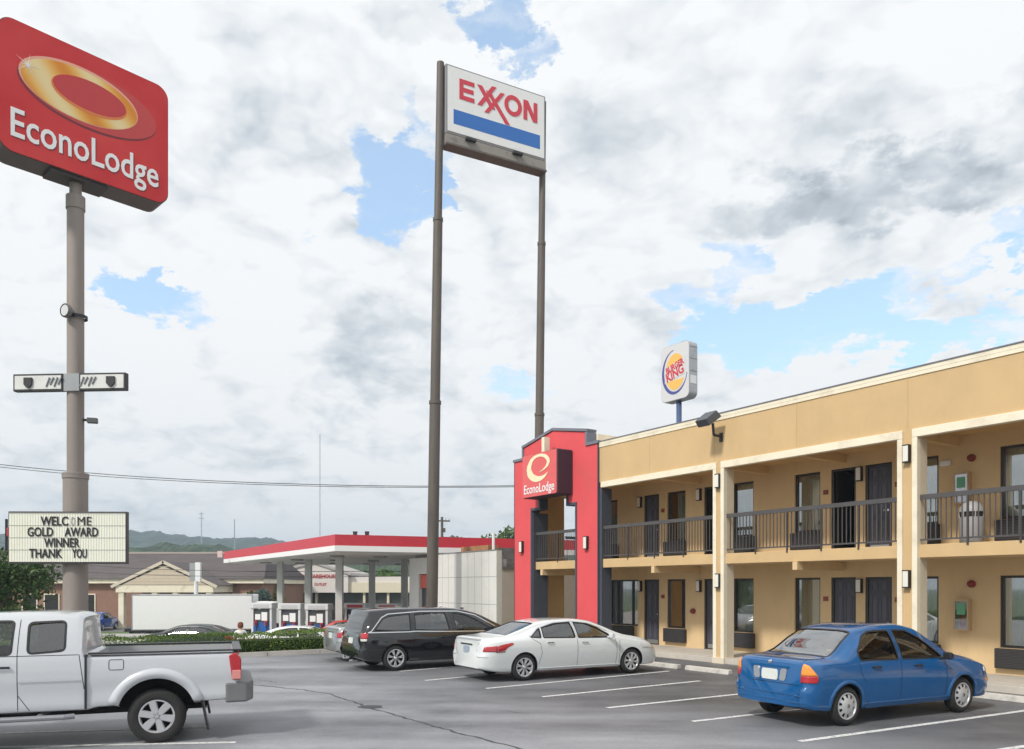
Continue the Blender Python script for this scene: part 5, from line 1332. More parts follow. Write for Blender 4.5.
for i, (px, py, Y, r, s_, lab) in enumerate([(500, 528, 72, 3.0, 18, 'light green tree above the store roof left of the red portal'), (516, 521, 74, 3.0, 19, 'taller light green tree above the store roof touching the red portal'), (488, 533, 70, 1.6, 20, 'small light green tree by the white roof pipe')]):
    z = at(px, py, Y).z; tree('tree', lab, 'tree', at(px, 640, Y).xy.to_3d() + Vector((0, 0, -1.5)), z + 1.5, r, 2.0, s_, tree_l, .20, 2600, 'trees behind the store')
# ================================================================== HILLS
def hillmat(name, c):
    m = mat(name, c, .95, var=.6, vscale=.12); return m
def ridge(name, pts, Y, depth, m, rough=1.0, zb=-2.0, seed=0, stepx=1.4):
    """rounded wooded ridge through image columns pts=(px,py)"""
    b = MB(); xs = []; px = pts[0][0]
    cols = []
    while px <= pts[-1][0]:
        cols.append(px); px += stepx
    nr = 16
    for px in cols:
        py = lerp_tab(pts, px); c = at(px, py, Y); 
        for r in range(nr + 1):
            t = r / nr; yy = Y - depth * (1 - t); f = math.sin(t * math.pi / 2) ** .8; z = zb + (c.z - zb) * f
            X = c.x * (yy / Y * .3 + .7)
            nz = -5.5 * rough + noise.noise(Vector((X * .045, yy * .045, seed))) * 3 * rough + noise.noise(Vector((X * .16, yy * .16, seed + 5))) * 2.2 * rough + abs(noise.noise(Vector((X * .5, yy * .5, seed + 9)))) * 3.2 * rough
            b.v.append((X, yy, z + nz * (.3 + .7 * f)))
    n = nr + 1
    for i in range(len(cols) - 1):
        for r in range(nr): q = i * n + r; b.f.append((q, q + n, q + n + 1, q + 1)); b.m.append(0)
    i0 = len(b.v)
    for i, px in enumerate(cols):
        p = b.v[i * n + nr]; b.v.append((p[0], p[1] + depth, zb))
    for i in range(len(cols) - 1): b.f.append((i * n + nr, (i + 1) * n + nr, i0 + i + 1, i0 + i)); b.m.append(0)
    o = b.build(name, m); return struct(o)
ridge('wooded_hill', [(-60, 534), (60, 533), (130, 531.5), (150, 530.5), (180, 531), (200, 534.5), (225, 536.5), (240, 539), (255, 536), (275, 536), (300, 541), (340, 546), (420, 552), (700, 556)], 900, 420, hillmat('far_woods', (.030, .060, .034)), 1.3, seed=2, stepx=.7)
ridge('wooded_rise', [(-60, 545), (120, 545), (160, 546), (175, 541.5), (190, 544), (210, 540.5), (224, 540), (232, 545), (260, 548), (330, 550), (420, 545), (437, 535), (455, 533), (480, 536), (500, 536), (560, 540), (700, 550)], 330, 120, hillmat('near_woods', (.028, .055, .018)), .5, seed=8, stepx=.7)
# ================================================================== BUILDINGS BEYOND THE STREET
brick = mat('brown_brick', (.27, .155, .11), .9, var=.10, vscale=2); shing = mat('dark_shingle', (.098, .082, .082), .9, var=.18, vscale=1.2, stretch=(.5, .5, 3))
tanw = mat('tan_siding', (.56, .47, .36), .8, var=.05)
bh = thing('brick_building', 'long low brick building with dark shingle roof and cream gabled porch', 'building', (0, 0, 0))
Yb = 70.0; xL, xR = at(-60, 0, Yb).x, at(262, 0, Yb).x; g = -1.45; ez = at(0, 580, Yb).z; rzv = at(0, 553.5, Yb + 5).z
b = MB(); b.box(xL, xR, Yb, Yb + 14, g, ez - .3); b.build('wall', brick, bh)
b = MB(); b.box(xL - .3, xR + .3, Yb - .5, Yb + 14.5, ez - .30, ez + .12); b.build('eave_board', cream, bh)
b = MB(); b.v += [(xL - .4, Yb - .7, ez + .121), (xR + .4, Yb - .7, ez + .121), (xR + .4, Yb + 14.7, ez + .121), (xL - .4, Yb + 14.7, ez + .121), (xL + 3, Yb + 5, rzv), (xR - 1.0, Yb + 5, rzv), (xR - 1.0, Yb + 9, rzv), (xL + 3, Yb + 9, rzv)]
b.f += [(0, 1, 5, 4), (1, 2, 6, 5), (2, 3, 7, 6), (3, 0, 4, 7), (4, 5, 6, 7), (0, 3, 2, 1)]; b.m += [0] * 6; b.build('roof', shing, bh)
b = MB(); b.box(xL + 3, xR - 1.0, Yb + 4.9, Yb + 9.1, rzv - .02, rzv + .14); b.build('ridge_trim', mat('ridge_trim', (.40, .35, .32), .8), bh)
Yp = 65.5; pl_, pr_ = at(120, 0, Yp).x, at(210, 0, Yp).x; pk_ = at(164, 0, Yp).x; zp0, zp1 = at(0, 585, Yp).z, at(0, 561, Yp).z
b = MB(); b.prism([(pl_ - .6, zp0), (pr_ + .6, zp0), (pk_, zp1)], lambda a, z, d: (a, d, z), Yp - .1, Yb + 4); por = b.build('porch_roof', shing, bh)
b = MB(); b.prism([(pl_ + .2, zp0 + .02), (pr_ - .2, zp0 + .02), (pk_, zp1 - .45)], lambda a, z, d: (a, d, z), Yp - .16, Yp - .105)
b.build('gable', tanw, por)
b = MB()
for (xa, za), (xb, zb2) in (((pl_ - .7, zp0 - .05), (pk_, zp1 + .05)), ((pk_, zp1 + .05), (pr_ + .7, zp0 - .05))):
    d = Vector((xb - xa, zb2 - za)).normalized(); n_ = Vector((-d.y, d.x)) * .24
    b.prism([(xa, za), (xb, zb2), (xb - n_.x, zb2 - n_.y), (xa - n_.x, za - n_.y)], lambda a, z, d_: (a, d_, z), Yp - .24, Yp - .165)
for k in range(1, 6): 
    z = zp0 + (zp1 - zp0) * k * .15; hw_ = (1 - k * .15); b.box(pk_ - (pk_ - pl_) * hw_ * .92, pk_ + (pr_ - pk_) * hw_ * .92, Yp - .175, Yp - .162, z, z + .04)
b.build('gable_trim', mat('cream_board', (.62, .55, .44), .75), por)
b = MB(); b.box(pl_ - .3, pr_ + .3, Yp - .12, Yb + .5, zp0 - .62, zp0 - .003); b.build('porch_beam', cream, bh)
for x in (pl_ + .1, pl_ + 2.9, pr_ - 2.9, pr_ - .1):
    b = MB(); b.box(x - .22, x + .22, Yp - .05, Yp + .40, g, zp0 - .625); b.box(x - .3, x + .3, Yp - .12, Yp + .47, g, g + .2); b.build('column', cream, bh)
b = MB(); b.box(pl_ + .6, pr_ - .6, Yb - .06, Yb - .01, g, zp0 - .9); b.build('porch_shade', dark, bh)  # dark sheet painting the shade under the porch
for px in (30, 52, 88, 222, 240):
    x = at(px, 0, Yb).x; b = MB(); b.box(x - .7, x + .7, Yb - .07, Yb - .005, g + 1.0, g + 2.9); f_ = b.build('window_frame', cream, bh)
    b = MB(); b.box(x - .6, x + .6, Yb - .09, Yb - .071, g + 1.1, g + 2.8); b.build('pane', dark, f_)
# white box on a post in front of it
sb = thing('street_sign_box', 'pale blank box sign on a post beyond the white truck', 'sign', at(195.5, 640, 62.5).xy.to_3d() + Vector((0, 0, -1.45)))
z0, z1 = at(0, 581, 62.5).z + 1.45, at(0, 563, 62.5).z + 1.45
b = MB(); b.box(-.42, .05, -.15, .15, z0, z1); b.build('panel', mat('sign_side_grey', (.32, .33, .34), .6), sb); b = MB(); b.box(.052, .44, -.2, .1, z0 - .05, z1 + .05); b.build('face', wht, sb)
b = MB(); b.tube([(.05, 0, 0), (.05, 0, z0)], .16, 10); b.build('post', white, sb)
# shop with the red lettering
shop = thing('shop_building', 'white gabled warehouse shop with red lettering seen under the canopy', 'building', (0, 0, 0))
Ys = 84.0; stw = mat('white_stucco', (.66, .62, .58), .85, var=.04); stc = mat('cream_stucco', (.66, .60, .46), .85)
xa, xb, xc, xd = at(262, 0, Ys).x, at(348, 0, Ys).x, at(314, 0, Ys).x, at(440, 0, Ys).x
zt1, zs1, zt2 = at(0, 563.5, Ys).z, at(0, 574, Ys).z, at(0, 576.5, Ys).z
b = MB(); b.prism([(xa, g + 2.9), (xb, g + 2.9), (xb, zs1), (xc, zt1), (xa, zs1 - .2)], lambda a, z, d: (a, d, z), Ys, Ys + 12); b.build('gable_wall', stw, shop)
b = MB(); b.prism([(xa - .3, zs1 - .35), (xc, zt1 + .0), (xc, zt1 + .3), (xa - .3, zs1 - .05)], lambda a, z, d: (a, d, z), Ys - .15, Ys + 12.1); b.prism([(xc, zt1 - .001), (xb + .3, zs1 - .15), (xb + .3, zs1 + .15), (xc, zt1 + .3)], lambda a, z, d: (a, d, z), Ys - .15, Ys + 12.1); b.build('roof_edge', mat('roof_edge_grey', (.40, .38, .36), .7), shop)
b = MB(); b.box(xb + .001, xd, Ys + .5, Ys + 12, g + 4.0, zt2); b.build('wing_wall', stw, shop); b = MB(); b.box(xb + .001, xd, Ys + .35, Ys + 12, g + 2.9, g + 3.999); b.build('cream_band', stc, shop)
b = MB(); b.box(xa + .2, xd, Ys + 1.0, Ys + 12, g, g + 2.899); b.build('shopfront', mat('shopfront_dark', (.05, .055, .05), .35, var=.4, vscale=.8), shop)
b = MB()
for k in range(8): x = xa + .5 + (xd - xa - 1) * k / 7; b.box(x - .12, x + .12, Ys + .6, Ys + .99, g, g + 2.895)
b.build('shopfront_post', stc, shop)
redw = mat('shop_red', (.45, .05, .06), .5)
zc1, zc2 = at(0, 576.5, Ys).z, at(0, 584.5, Ys).z
text_part('MARK WAREHOUSE', .56, redw, shop, face_mtx(at(315, 0, Ys).x, Ys - .03, zc1), sx=.95, bold=.02)
text_part('OUTLET', .38, redw, shop, face_mtx(at(320.5, 0, Ys).x, Ys - .03, zc2), sx=.95, bold=.01)
b = MB(); b.box(at(284, 0, Ys).x, at(293, 0, Ys).x, Ys - .04, Ys - .01, at(0, 592, Ys).z, at(0, 587, Ys).z); b.build('yellow_banner', mat('yellow_banner', (.72, .60, .10), .6), shop)
# ================================================================== GAS STATION
cn = thing('fuel_canopy', 'flat fuel station canopy with red and white fascia on grey columns', 'canopy', (0, 0, 0))
Cc, Lc, Rc = at(335, 0, 33.6), at(224, 0, 50.4), at(575, 0, 37.9); Cc.z = Lc.z = Rc.z = 0; Bc = Lc + (Rc - Cc)
zb0, zb1, zb2, zb3 = 3.60, 3.80, 3.86, 4.32
def ring(b, pts, off0, off1, z0, z1, cap=True):
    n = len(pts); c = sum(pts, Vector()) / n
    def P(o_): return [p + (p - c).normalized() * o_ for p in pts]
    a = P(off0); i = len(b.v)
    for z in (z0, z1):
        for p in a: b.v.append((p.x, p.y, z))
    for k in range(n): b.f.append((i + k, i + (k + 1) % n, i + n + (k + 1) % n, i + n + k)); b.m.append(0)
    b.f.append(tuple(i + k for k in range(n))); b.m.append(0); b.f.append(tuple(i + n + k for k in range(n))); b.m.append(0)
Q = [Cc, Rc, Bc, Lc]
canred = mat('canopy_red', (.52, .035, .055), .4, var=.04)
b = MB(); ring(b, Q, 0, 0, 3.845, 4.32); b.build('red_fascia', canred, cn)
b = MB(); ring(b, Q, .04, 0, 3.60, 3.84); b.build('white_fascia', mat('fascia_white', (.78, .78, .78), .4), cn)
b = MB(); ring(b, Q, -.3, 0, 3.55, 3.598); sof = b.build('soffit', mat('soffit_grey', (.52, .52, .50), .6, var=.06, vscale=.6), cn)
for i in range(3):
    for j in range(5):
        p = Cc + (Rc - Cc) * (.12 + .2 * j * .9) + (Lc - Cc) * (.18 + .3 * i); b = MB(); b.box(p.x - .28, p.x + .28, p.y - .28, p.y + .28, 3.47, 3.549); b.build('downlight', mat('downlight', (.28, .28, .27), .4), cn)
colm = mat('column_grey', (.52, .53, .51), .5, var=.06)
for px, Y in ((280.5, 47), (308.5, 43), (339.5, 38.5), (372, 46), (404.5, 42.5), (437, 39)):
    c = at(px, 0, Y); w = .17; b = MB(); b.box(c.x - w, c.x + w, c.y - w, c.y + w, GZ, 3.55); b.build('column', colm, cn, bevel=.01, loc=None)
b = MB()
p0 = at(392, 0, 36.5)
for dx in (0, .55):
    q = at(353, 0, 36); b.box(q.x + dx, q.x + dx + .16, q.y, q.y + .2, 4.321, 4.56); b.tube([(q.x + dx + .08, q.y + .1, 4.56), (q.x + dx + .08, q.y + .1, 4.62)], .11, 8)
b.build('roof_vent', blackm, cn)
q = at(229, 0, 49.2); b = MB(); b.box(q.x - .5, q.x - .2, q.y - .62, q.y - .5, 3.9, 4.30); b.build('emblem', mat('emblem_white', (.6, .45, .42), .5), cn)
# pumps
pump_w = mat('pump_white', (.62, .63, .63), .45); pump_b = mat('pump_blue', (.02, .10, .34), .4); pump_d = mat('pump_screen', (.06, .065, .07), .3, var=.3, vscale=6)
labs = ['fuel pump at the far left of the forecourt beside the truck', 'fuel pump left of the second canopy column', 'fuel pump between the second and third canopy columns', 'fuel pump right of the third canopy column', 'fuel pump nearest the store']
for i, (px, Y, blue_) in enumerate(((264, 42, 1), (292, 40.5, 1), (319, 39.5, 1), (357, 41.5, 0), (389, 40, 0))):
    c = at(px, 0, Y); t = thing('fuel_pump', labs[i], 'fuel pump', (c.x, c.y, GZ), R(-8), 'fuel pumps'); hw_ = .58
    b = MB(); b.box(-.8, .8, -.9, .9, 0, .12); b.build('island', conc, t)
    b = MB(); b.box(-hw_, -hw_ + .12, -.3, .3, .12, 2.15); b.box(hw_ - .12, hw_, -.3, .3, .12, 2.15); b.build('side_post', pump_w, t, bevel=.01)
    b = MB(); b.box(-hw_ + .121, hw_ - .121, -.28, .28, .12, 1.15); b.build('lower_body', pump_b if blue_ else mat('pump_grey', (.2, .21, .22), .5), t)
    b = MB(); b.box(-hw_ + .121, hw_ - .121, -.24, .24, 1.15, 1.85); b.build('display', pump_d, t)
    b = MB(); b.box(-hw_ + .2, -hw_ + .5, -.262, -.241, 1.3, 1.6); b.box(-.02, .3, -.262, -.241, 1.25, 1.7); b.build('screen', wht, t)
    b = MB(); b.box(-hw_ - .04, hw_ + .04, -.36, .36, 1.9, 2.2); b.build('header', pump_w, t, bevel=.02)
    b = MB(); b.box(-hw_ + .15, hw_ - .15, -.372, -.361, 1.96, 2.12); b.build('header_stripe', redw if not blue_ else mat('stripe_grey', (.5, .5, .52), .5), t)
    for x in (-.3, .28):
        b = MB(); b.tube([(x, -.28, 1.1), (x, -.42, 1.2), (x + .1, -.46, .7), (x + .16, -.4, .35), (x + .05, -.33, .5), (x, -.30, .9)], .022, 6); b.build('hose', blackm, t)
        b = MB(); b.box(x - .06, x + .06, -.40, -.281, 1.0, 1.25); b.build('nozzle', redw, t)
for px, Y, lab in ((306, 41.5, 'dark waste bin on the island between two blue fuel pumps'), (278, 43, 'dark waste bin beside the second blue fuel pump')):
    c = at(px, 0, Y); t = thing('waste_bin', lab, 'waste bin', (c.x, c.y, GZ + .0), 0, 'waste bins on the forecourt'); b = MB(); b.box(-.2, .2, -.2, .2, 0, .95); b.build('body', pump_d, t, bevel=.02); b = MB(); b.box(-.22, .22, -.22, .22, .952, 1.06); b.build('lid', redw, t, bevel=.02)
for px, m_ in ((303, redw), (311, wht), (342, MATS['yellow_banner'])):
    c = at(px, 0, 42.8); b = MB(); b.box(c.x - .16, c.x + .16, c.y - .25, c.y - .235, .55, 1.05); b.build('poster', m_, cn)
# store
st = thing('convenience_store', 'low off-white panelled store beside the canopy with a dark doorway', 'building', (0, 0, 0))
N1 = at(496.5, 0, 30.6); N1.z = 0; UU = Vector((-528, 780, 0)).normalized(); VV = Vector((UU.y, -UU.x, 0)); VV = VV if VV.x > 0 else -VV
def sw(t, d, z): p = N1 + UU * t + VV * d; return (p.x, p.y, z)
panelm = mat('panel_offwhite', (.66, .65, .62), .6, var=.04, vscale=.6, dirt=(.50, .47, .42), dscale=.5)
t1 = 4.9; t2 = 7.8
def wbox(b, t0, t1_, d0, d1, z0, z1):
    i = len(b.v)
    for z in (z0, z1):
        for t, d in ((t0, d0), (t1_, d0), (t1_, d1), (t0, d1)): b.v.append(sw(t, d, z))
    for a in ((0, 1, 2, 3), (4, 5, 6, 7), (0, 1, 5, 4), (1, 2, 6, 5), (2, 3, 7, 6), (3, 0, 4, 7)): b.f.append(tuple(i + k for k in a)); b.m.append(0)
b = MB(); wbox(b, 0, t1, 0, .25, GZ, 3.49); b.build('panel_wall', panelm, st)
b = MB()
for z in (.25, 1.35, 2.45): wbox(b, 0.002, t1 - .002, -.006, .001, z, z + .022)
for k in range(1, 9): wbox(b, t1 * k / 9, t1 * k / 9 + .012, -.005, .0015, GZ, 3.48)
b.build('panel_joint', mat('joint_grey', (.34, .35, .36), .7), st)
b = MB(); wbox(b, 0, t1, -.02, .27, 3.491, 3.53); b.build('parapet_cap', greym, st)
beige = mat('beige_block', (.50, .45, .40), .85, var=.04)
b = MB(); wbox(b, .002, t1, .251, 12, GZ, 2.75); b.build('block_wall', beige, st)
b = MB(); wbox(b, -.03, .15, .25, 12, 2.751, 2.86); b.build('roof_edge', mat('dark_edge', (.15, .14, .13), .6), st)
b = MB(); wbox(b, t1 + .001, t2, .12, .3, 2.65, 3.40); wbox(b, t1 + .001, 5.75, .12, .3, GZ, 2.649); wbox(b, 6.85, t2, .12, .3, GZ, 2.649); b.build('front_wall', mat('white_panel', (.66, .66, .64), .6, var=.03), st)
b = MB(); wbox(b, t1 + .001, t2, .6, 12, GZ, 3.3); b.build('rear_block', mat('inside_dark', (.06, .065, .07), .4), st)
b = MB(); wbox(b, 5.76, 6.84, .3, .5, GZ, 1.94); b.build('door', mat('store_door', (.05, .05, .06), .3), st)
b = MB(); wbox(b, 5.80, 6.80, .20, .29, 2.0, 2.62); b.build('red_panel', mat('store_red', (.62, .09, .05), .4), st)
b = MB(); wbox(b, .8, 1.8, 1.0, 2.2, 2.751, 3.2); wbox(b, 2.4, 3.2, 1.6, 2.6, 2.751, 3.75); wbox(b, 1.2, 2.0, 3.0, 4.5, 2.751, 3.3); b.build('rooftop_unit', mat('rooftop_unit', (.16, .15, .15), .6, var=.5, vscale=3), st)
b = MB(); wbox(b, 1.4, 3.6, .5, 1.0, 3.3, 3.78); b.build('rooftop_duct', mat('rust_duct', (.36, .18, .08), .7, var=.5, vscale=2), st)
b = MB(); p = sw(1.15, .6, 0); b.tube([(p[0], p[1], 2.7), (p[0], p[1], 4.25)], .06, 8); b.build('vent_pipe', white, st)
for j, (px, m_, lab) in enumerate(((443, mat('notice_red', (.25, .05, .06), .5), 'small dark red and white notice on the off-white store wall beside the brown pole'), (461.5, mat('notice_dark', (.12, .06, .08), .5), 'small white notice with dark header on the off-white store wall'))):
    t = (6.1 - 1.8 * j - .0) ; t = {0: 4.45, 1: 2.65}[j]
    nt_ = thing('wall_notice', lab, 'notice', sw(t, -.008, 1.0), math.atan2(-UU.y, -UU.x), 'notices on the store wall')
    b = MB(); b.box(-.14, .14, -.02, -.001, -.42, .22); b.build('board', wht, nt_); b = MB(); b.box(-.13, .13, -.026, -.0205, .0, .2); b.build('header', m_, nt_)
    b = MB()
    if j == 0:
        b.prism([(-.12, -.40), (.0, -.40), (.12, -.05), (.0, -.05)], FR(-.0205), 0, .006)
    else:
        for q in range(3): b.box(-.10, .10, -.026, -.0205, -.12 - .1 * q, -.10 - .1 * q)
    b.build('print', m_, nt_)
# ================================================================== CARS AND PERSON ON THE FORECOURT
def far_car(base, paint_, loc, ang, name, label, cat='car', group='cars beyond the hedge', sc=1.0):
    sp = dict(base); sp.update(paint=paint_, mould_mat=paint_, n=44, wstyle='x', spokes=5, seams=[], mouldings=[], rear_seams=[], top_seams=[], rear_strips=[], rear_patches=[], side_windows=[{k: v for k, v in w_.items() if k != 'chrome'} for w_ in base['side_windows']])
    if 'handle_mat' in sp: sp['handle_mat'] = paint_
    sp['mirror_mat'] = paint_
    r, _ = make_car(sp, name, label, cat, loc, ang, group); return r
dgreen = mat('dark_green_paint', (.018, .03, .026), .4, coat=.2); redp = mat('red_paint', (.50, .03, .025), .25, coat=1.0); whp = mat('white_car_paint', (.72, .73, .73), .3, coat=1.0); blp = mat('bright_blue_paint', (.03, .10, .42), .25, coat=1.0)
c = at(243, 0, 36); far_car(wsed, dgreen, (c.x, c.y + .3, -1.0), R(178), 'parked_car', 'dark green sedan with a bright windscreen showing above the hedge')
c = at(237, 0, 30.2); far_car(blue, whp, (c.x + .3, c.y, -1.08), R(8), 'parked_car', 'white car whose roof shows above the hedge in front of the pumps') if False else None
c = at(245, 0, 33.5); far_car(wsed, whp, (c.x, c.y - .1, -.93), R(4), 'parked_car', 'white car whose roof shows above the hedge in front of the pumps')
c = at(318, 0, 39.5); far_car(blue, redp, (c.x, c.y - 2.0, -1.0), R(6), 'parked_car', 'red car at the pumps between the hedge and the minivan')
c = at(97, 0, 63); far_car(blue, blp, (c.x + .15, c.y - 1.5, -1.45), R(97), 'parked_car', 'bright blue car parked by the brick building')
# box truck
tr = thing('box_truck', 'white box truck crossing in front of the brick building', 'truck', (0, 0, 0))
Yt = 54.0; tl, tr_ = at(131.5, 0, Yt).x, at(243.5, 0, Yt).x; zt0, zt1_ = at(0, 594.5, Yt).z, at(0, 630.5, Yt).z; gz = -1.38
tr.location = (tl, Yt, gz); tr.rotation_euler = (0, 0, R(9)); LT = (tr_ - tl) * 1.04; hb0, hb1 = zt1_ - gz, zt0 - gz
b = MB(); b.box(0, LT, 0, 2.5, hb0, hb1); bx_ = b.build('cargo_box', mat('truck_white', (.82, .82, .82), .4, var=.02), tr, bevel=.03)
b = MB(); b.box(0, LT, -.012, -.001, hb0, hb0 + .07); b.box(0, LT, -.012, -.001, hb1 - .07, hb1); b.box(-.01, .06, -.014, -.001, hb0, hb1); b.box(LT - .06, LT + .01, -.014, -.001, hb0, hb1); b.build('trim_rail', greym, bx_)
b = MB(); b.box(-.4, LT + .3, .8, 1.0, hb0 - .3, hb0 - .01); b.box(-.4, LT + .3, 1.5, 1.7, hb0 - .3, hb0 - .01); b.box(-.5, -.4, .1, 2.4, .45, hb0 - .1); b.box(-.5, .1, .2, 2.3, .42, .55); b.box(.1, LT - .1, .06, 2.4, hb0 - .42, hb0 - .02); b.box(-.3, 2.4, .05, .12, .5, hb0 - .1); b.build('chassis', blackm, tr)
b = MB(); b.prism([(LT + .15, .4), (LT + 2.0, .4), (LT + 2.0, 1.2), (LT + 1.75, 1.35), (LT + 1.45, 2.35), (LT + .15, 2.4)], lambda a, z, d: (a, d, z), .15, 2.35); cab_ = b.build('cab', white, tr, bevel=.05)
b = MB(); b.prism([(LT + .5, 1.35), (LT + 1.6, 1.35), (LT + 1.35, 2.1), (LT + .5, 2.1)], lambda a, z, d: (a, d, z), .13, .15); b.build('window', cargd, cab_)
tw = None
for x in (.75, 1.75, LT + 1.1):
    for y in (.15, 2.2):
        if tw is None:
            b = MB(); b.lathe([(.28, -.14), (.44, -.14), (.5, -.1), (.5, .1), (.44, .14), (.28, .14)], seg=24); tw = b.build('wheel', tyrem, tr, smooth='sharp'); b = MB(); b.lathe([(0, -.06), (.27, -.08), (.285, -.13)], seg=20); rw = b.build('rim', greym, tw); o_ = tw
        else:
            o_ = tw.copy(); C.objects.link(o_); r_ = rw.copy(); C.objects.link(r_); r_.parent = o_
        o_.location = (x, y, .5)
b = MB(); b.box(3.6, 3.7, .3, .4, .1, hb0 - .2); b.box(3.9, 4.0, .3, .4, .1, hb0 - .2); b.build('landing_gear', blackm, tr)
# person beyond the hedge
def person(loc, rz, label):
    me = bpy.data.meshes.new('person'); J = {}
    V_ = [(0, 0, .95, .13), (0, 0, 1.12, .125), (0, 0, 1.30, .145), (0, 0, 1.42, .11), (0, 0, 1.50, .055), (0, 0.01, 1.58, .075), (0, .015, 1.66, .095), (0, .01, 1.74, .07),
          (.10, 0, .92, .095), (.11, .05, .50, .062), (.11, -.06, .09, .04), (.11, .07, .04, .035), (-.10, 0, .92, .095), (-.11, -.10, .50, .062), (-.12, -.28, .12, .04), (-.12, -.16, .05, .035),
          (.17, 0, 1.40, .06), (.24, -.02, 1.14, .045), (.24, .12, .93, .034), (.24, .18, .86, .03), (-.17, 0, 1.40, .06), (-.24, .03, 1.14, .045), (-.25, .18, .96, .034), (-.25, .24, .90, .03)]
    E_ = [(0, 1), (1, 2), (2, 3), (3, 4), (4, 5), (5, 6), (6, 7), (0, 8), (8, 9), (9, 10), (10, 11), (0, 12), (12, 13), (13, 14), (14, 15), (3, 16), (16, 17), (17, 18), (18, 19), (3, 20), (20, 21), (21, 22), (22, 23)]
    me.from_pydata([v[:3] for v in V_], E_, []); o = bpy.data.objects.new('person', me); C.objects.link(o)
    md = o.modifiers.new('s', 'SKIN'); md.use_smooth_shade = True
    for i, v in enumerate(V_): me.skin_vertices[0].data[i].radius = (v[3], v[3] * .85)
    me.skin_vertices[0].data[0].use_root = True
    o.modifiers.new('u', 'SUBSURF').levels = 1; o.modifiers['u'].render_levels = 1
    bpy.context.view_layer.update(); m2 = bpy.data.meshes.new_from_object(o.evaluated_get(bpy.context.evaluated_depsgraph_get())); o.modifiers.clear(); o.data = m2
    for m_ in (mat('skin', (.52, .30, .22), .6), mat('white_shirt', (.72, .73, .74), .8), mat('jeans', (.05, .07, .14), .9)): m2.materials.append(m_)
    for p in m2.polygons:
        z = p.center.z; x = abs(p.center.x); p.material_index = 0 if (z > 1.47 or (x > .19 and z < 1.16)) else (1 if z > .93 else 2)
    o.location = loc; o.rotation_euler = (0, 0, rz); tag(o, label, 'person')
    b = MB(); b.lathe([(.0, 1.765), (.06, 1.755), (.098, 1.71), (.105, 1.65), (.10, 1.58), (.085, 1.54)], axis='Z', cy=-.015, seg=16); h_ = b.build('hair', mat('auburn_hair', (.16, .05, .03), .8), o, smooth=True)
    b = MB(); b.lathe([(0, .1), (.016, .09), (.02, .07)], cy=.0, cz=1.645, seg=8); b.lathe([(0, .1), (.012, .095), (.014, .08)], cx=.034, cz=1.668, seg=6); b.lathe([(0, .1), (.012, .095), (.014, .08)], cx=-.034, cz=1.668, seg=6); b.build('face_feature', mat('face_shade', (.30, .15, .11), .6), o)
    return o
c = at(240.5, 0, 28.8); person((c.x, c.y, -1.0), R(200), 'person with auburn hair in a white shirt walking beyond the hedge')
c = at(270, 0, 34.5); b_ = None
# ================================================================== POLES, WIRES, MASTS
wood = mat('pole_wood', (.10, .08, .065), .9, var=.2)
up = thing('utility_pole', 'wooden utility pole with a crossarm standing behind the canopy roof', 'utility pole', at(442, 640, 92).xy.to_3d() + Vector((0, 0, -1.5)), R(10))
zt = at(0, 517, 92).z + 1.5
b = MB(); b.tube([(0, 0, 0), (0, 0, zt)], [.22, .15], 10); b.build('pole', wood, up); b = MB(); b.box(-.95, .95, -.08, .08, zt - .55, zt - .38); b.box(-.05, .4, -.1, .1, zt - 1.8, zt - 1.3); b.build('crossarm', wood, up)
b = MB()
for x in (-.85, -.45, .45, .85): b.tube([(x, 0, zt - .38), (x, 0, zt - .18)], .05, 6)
b.build('insulator', greym, up)
for px, Y, pyt, lab, w in ((320, 420, 434, 'thin tall radio mast rising over the red canopy', .35), (201.5, 700, 512, 'short far radio mast with crossarms on the wooded hill', .55), (234.5, 640, 519, 'short plain far radio mast on the wooded hill', .35)):
    t = thing('radio_mast', lab, 'mast', at(px, 640, Y).xy.to_3d()); z1 = at(0, pyt, Y).z
    b = MB()
    for k in range(3): a = R(120 * k); b.tube([(w * math.cos(a), w * math.sin(a), 0), (w * .8 * math.cos(a), w * .8 * math.sin(a), z1)], .07 if Y < 500 else .16, 5)
    b.build('leg', mat('mast_grey', (.35, .36, .38), .6), t)
    b = MB(); z = 5
    while z < z1 - 5: b.tube([(w, 0, z), (-w * .5, w * .86, z + 2.5), (-w * .5, -w * .86, z + 5)], .04, 4); z += 5
    if Y == 700:
        for dz in (2, 6): b.box(-2.4, 2.4, -.2, .2, z1 - dz, z1 - dz + .6)
    b.build('lattice', MATS['mast_grey'], t)
wirem = mat('cable_black', (.03, .03, .035), .6)
def wire(pts, Y, r, lab, grp):
    P = [at(px, py, Y) for px, py in pts]; Z = [(p.x, p.z) for p in P]; b = MB(); n = 40
    b.tube([(Z[0][0] + (Z[-1][0] - Z[0][0]) * k / n, Y, lerp_tab(Z, Z[0][0] + (Z[-1][0] - Z[0][0]) * k / n)) for k in range(n + 1)], r, 5)
    tag(b.build('overhead_wire', wirem), lab, 'wire', grp)
wire([(-400, 410), (0, 464.5), (60, 470.5), (160, 478), (280, 483.5), (380, 485.8), (440, 486.2), (560, 485), (900, 455)], 58, .028, 'upper of the two overhead wires sagging across the sky behind both sign poles', 'overhead wires')
wire([(-400, 416), (0, 467.0), (60, 473), (160, 480), (280, 485.2), (380, 487.2), (440, 487.4), (560, 486), (900, 457)], 57.6, .024, 'lower of the two overhead wires sagging across the sky behind both sign poles', 'overhead wires')
wire([(-400, 552), (60, 563.5), (150, 569), (280, 571.5), (420, 571), (700, 560)], 48, .018, 'upper low wire crossing in front of the shingle roof', 'overhead wires')
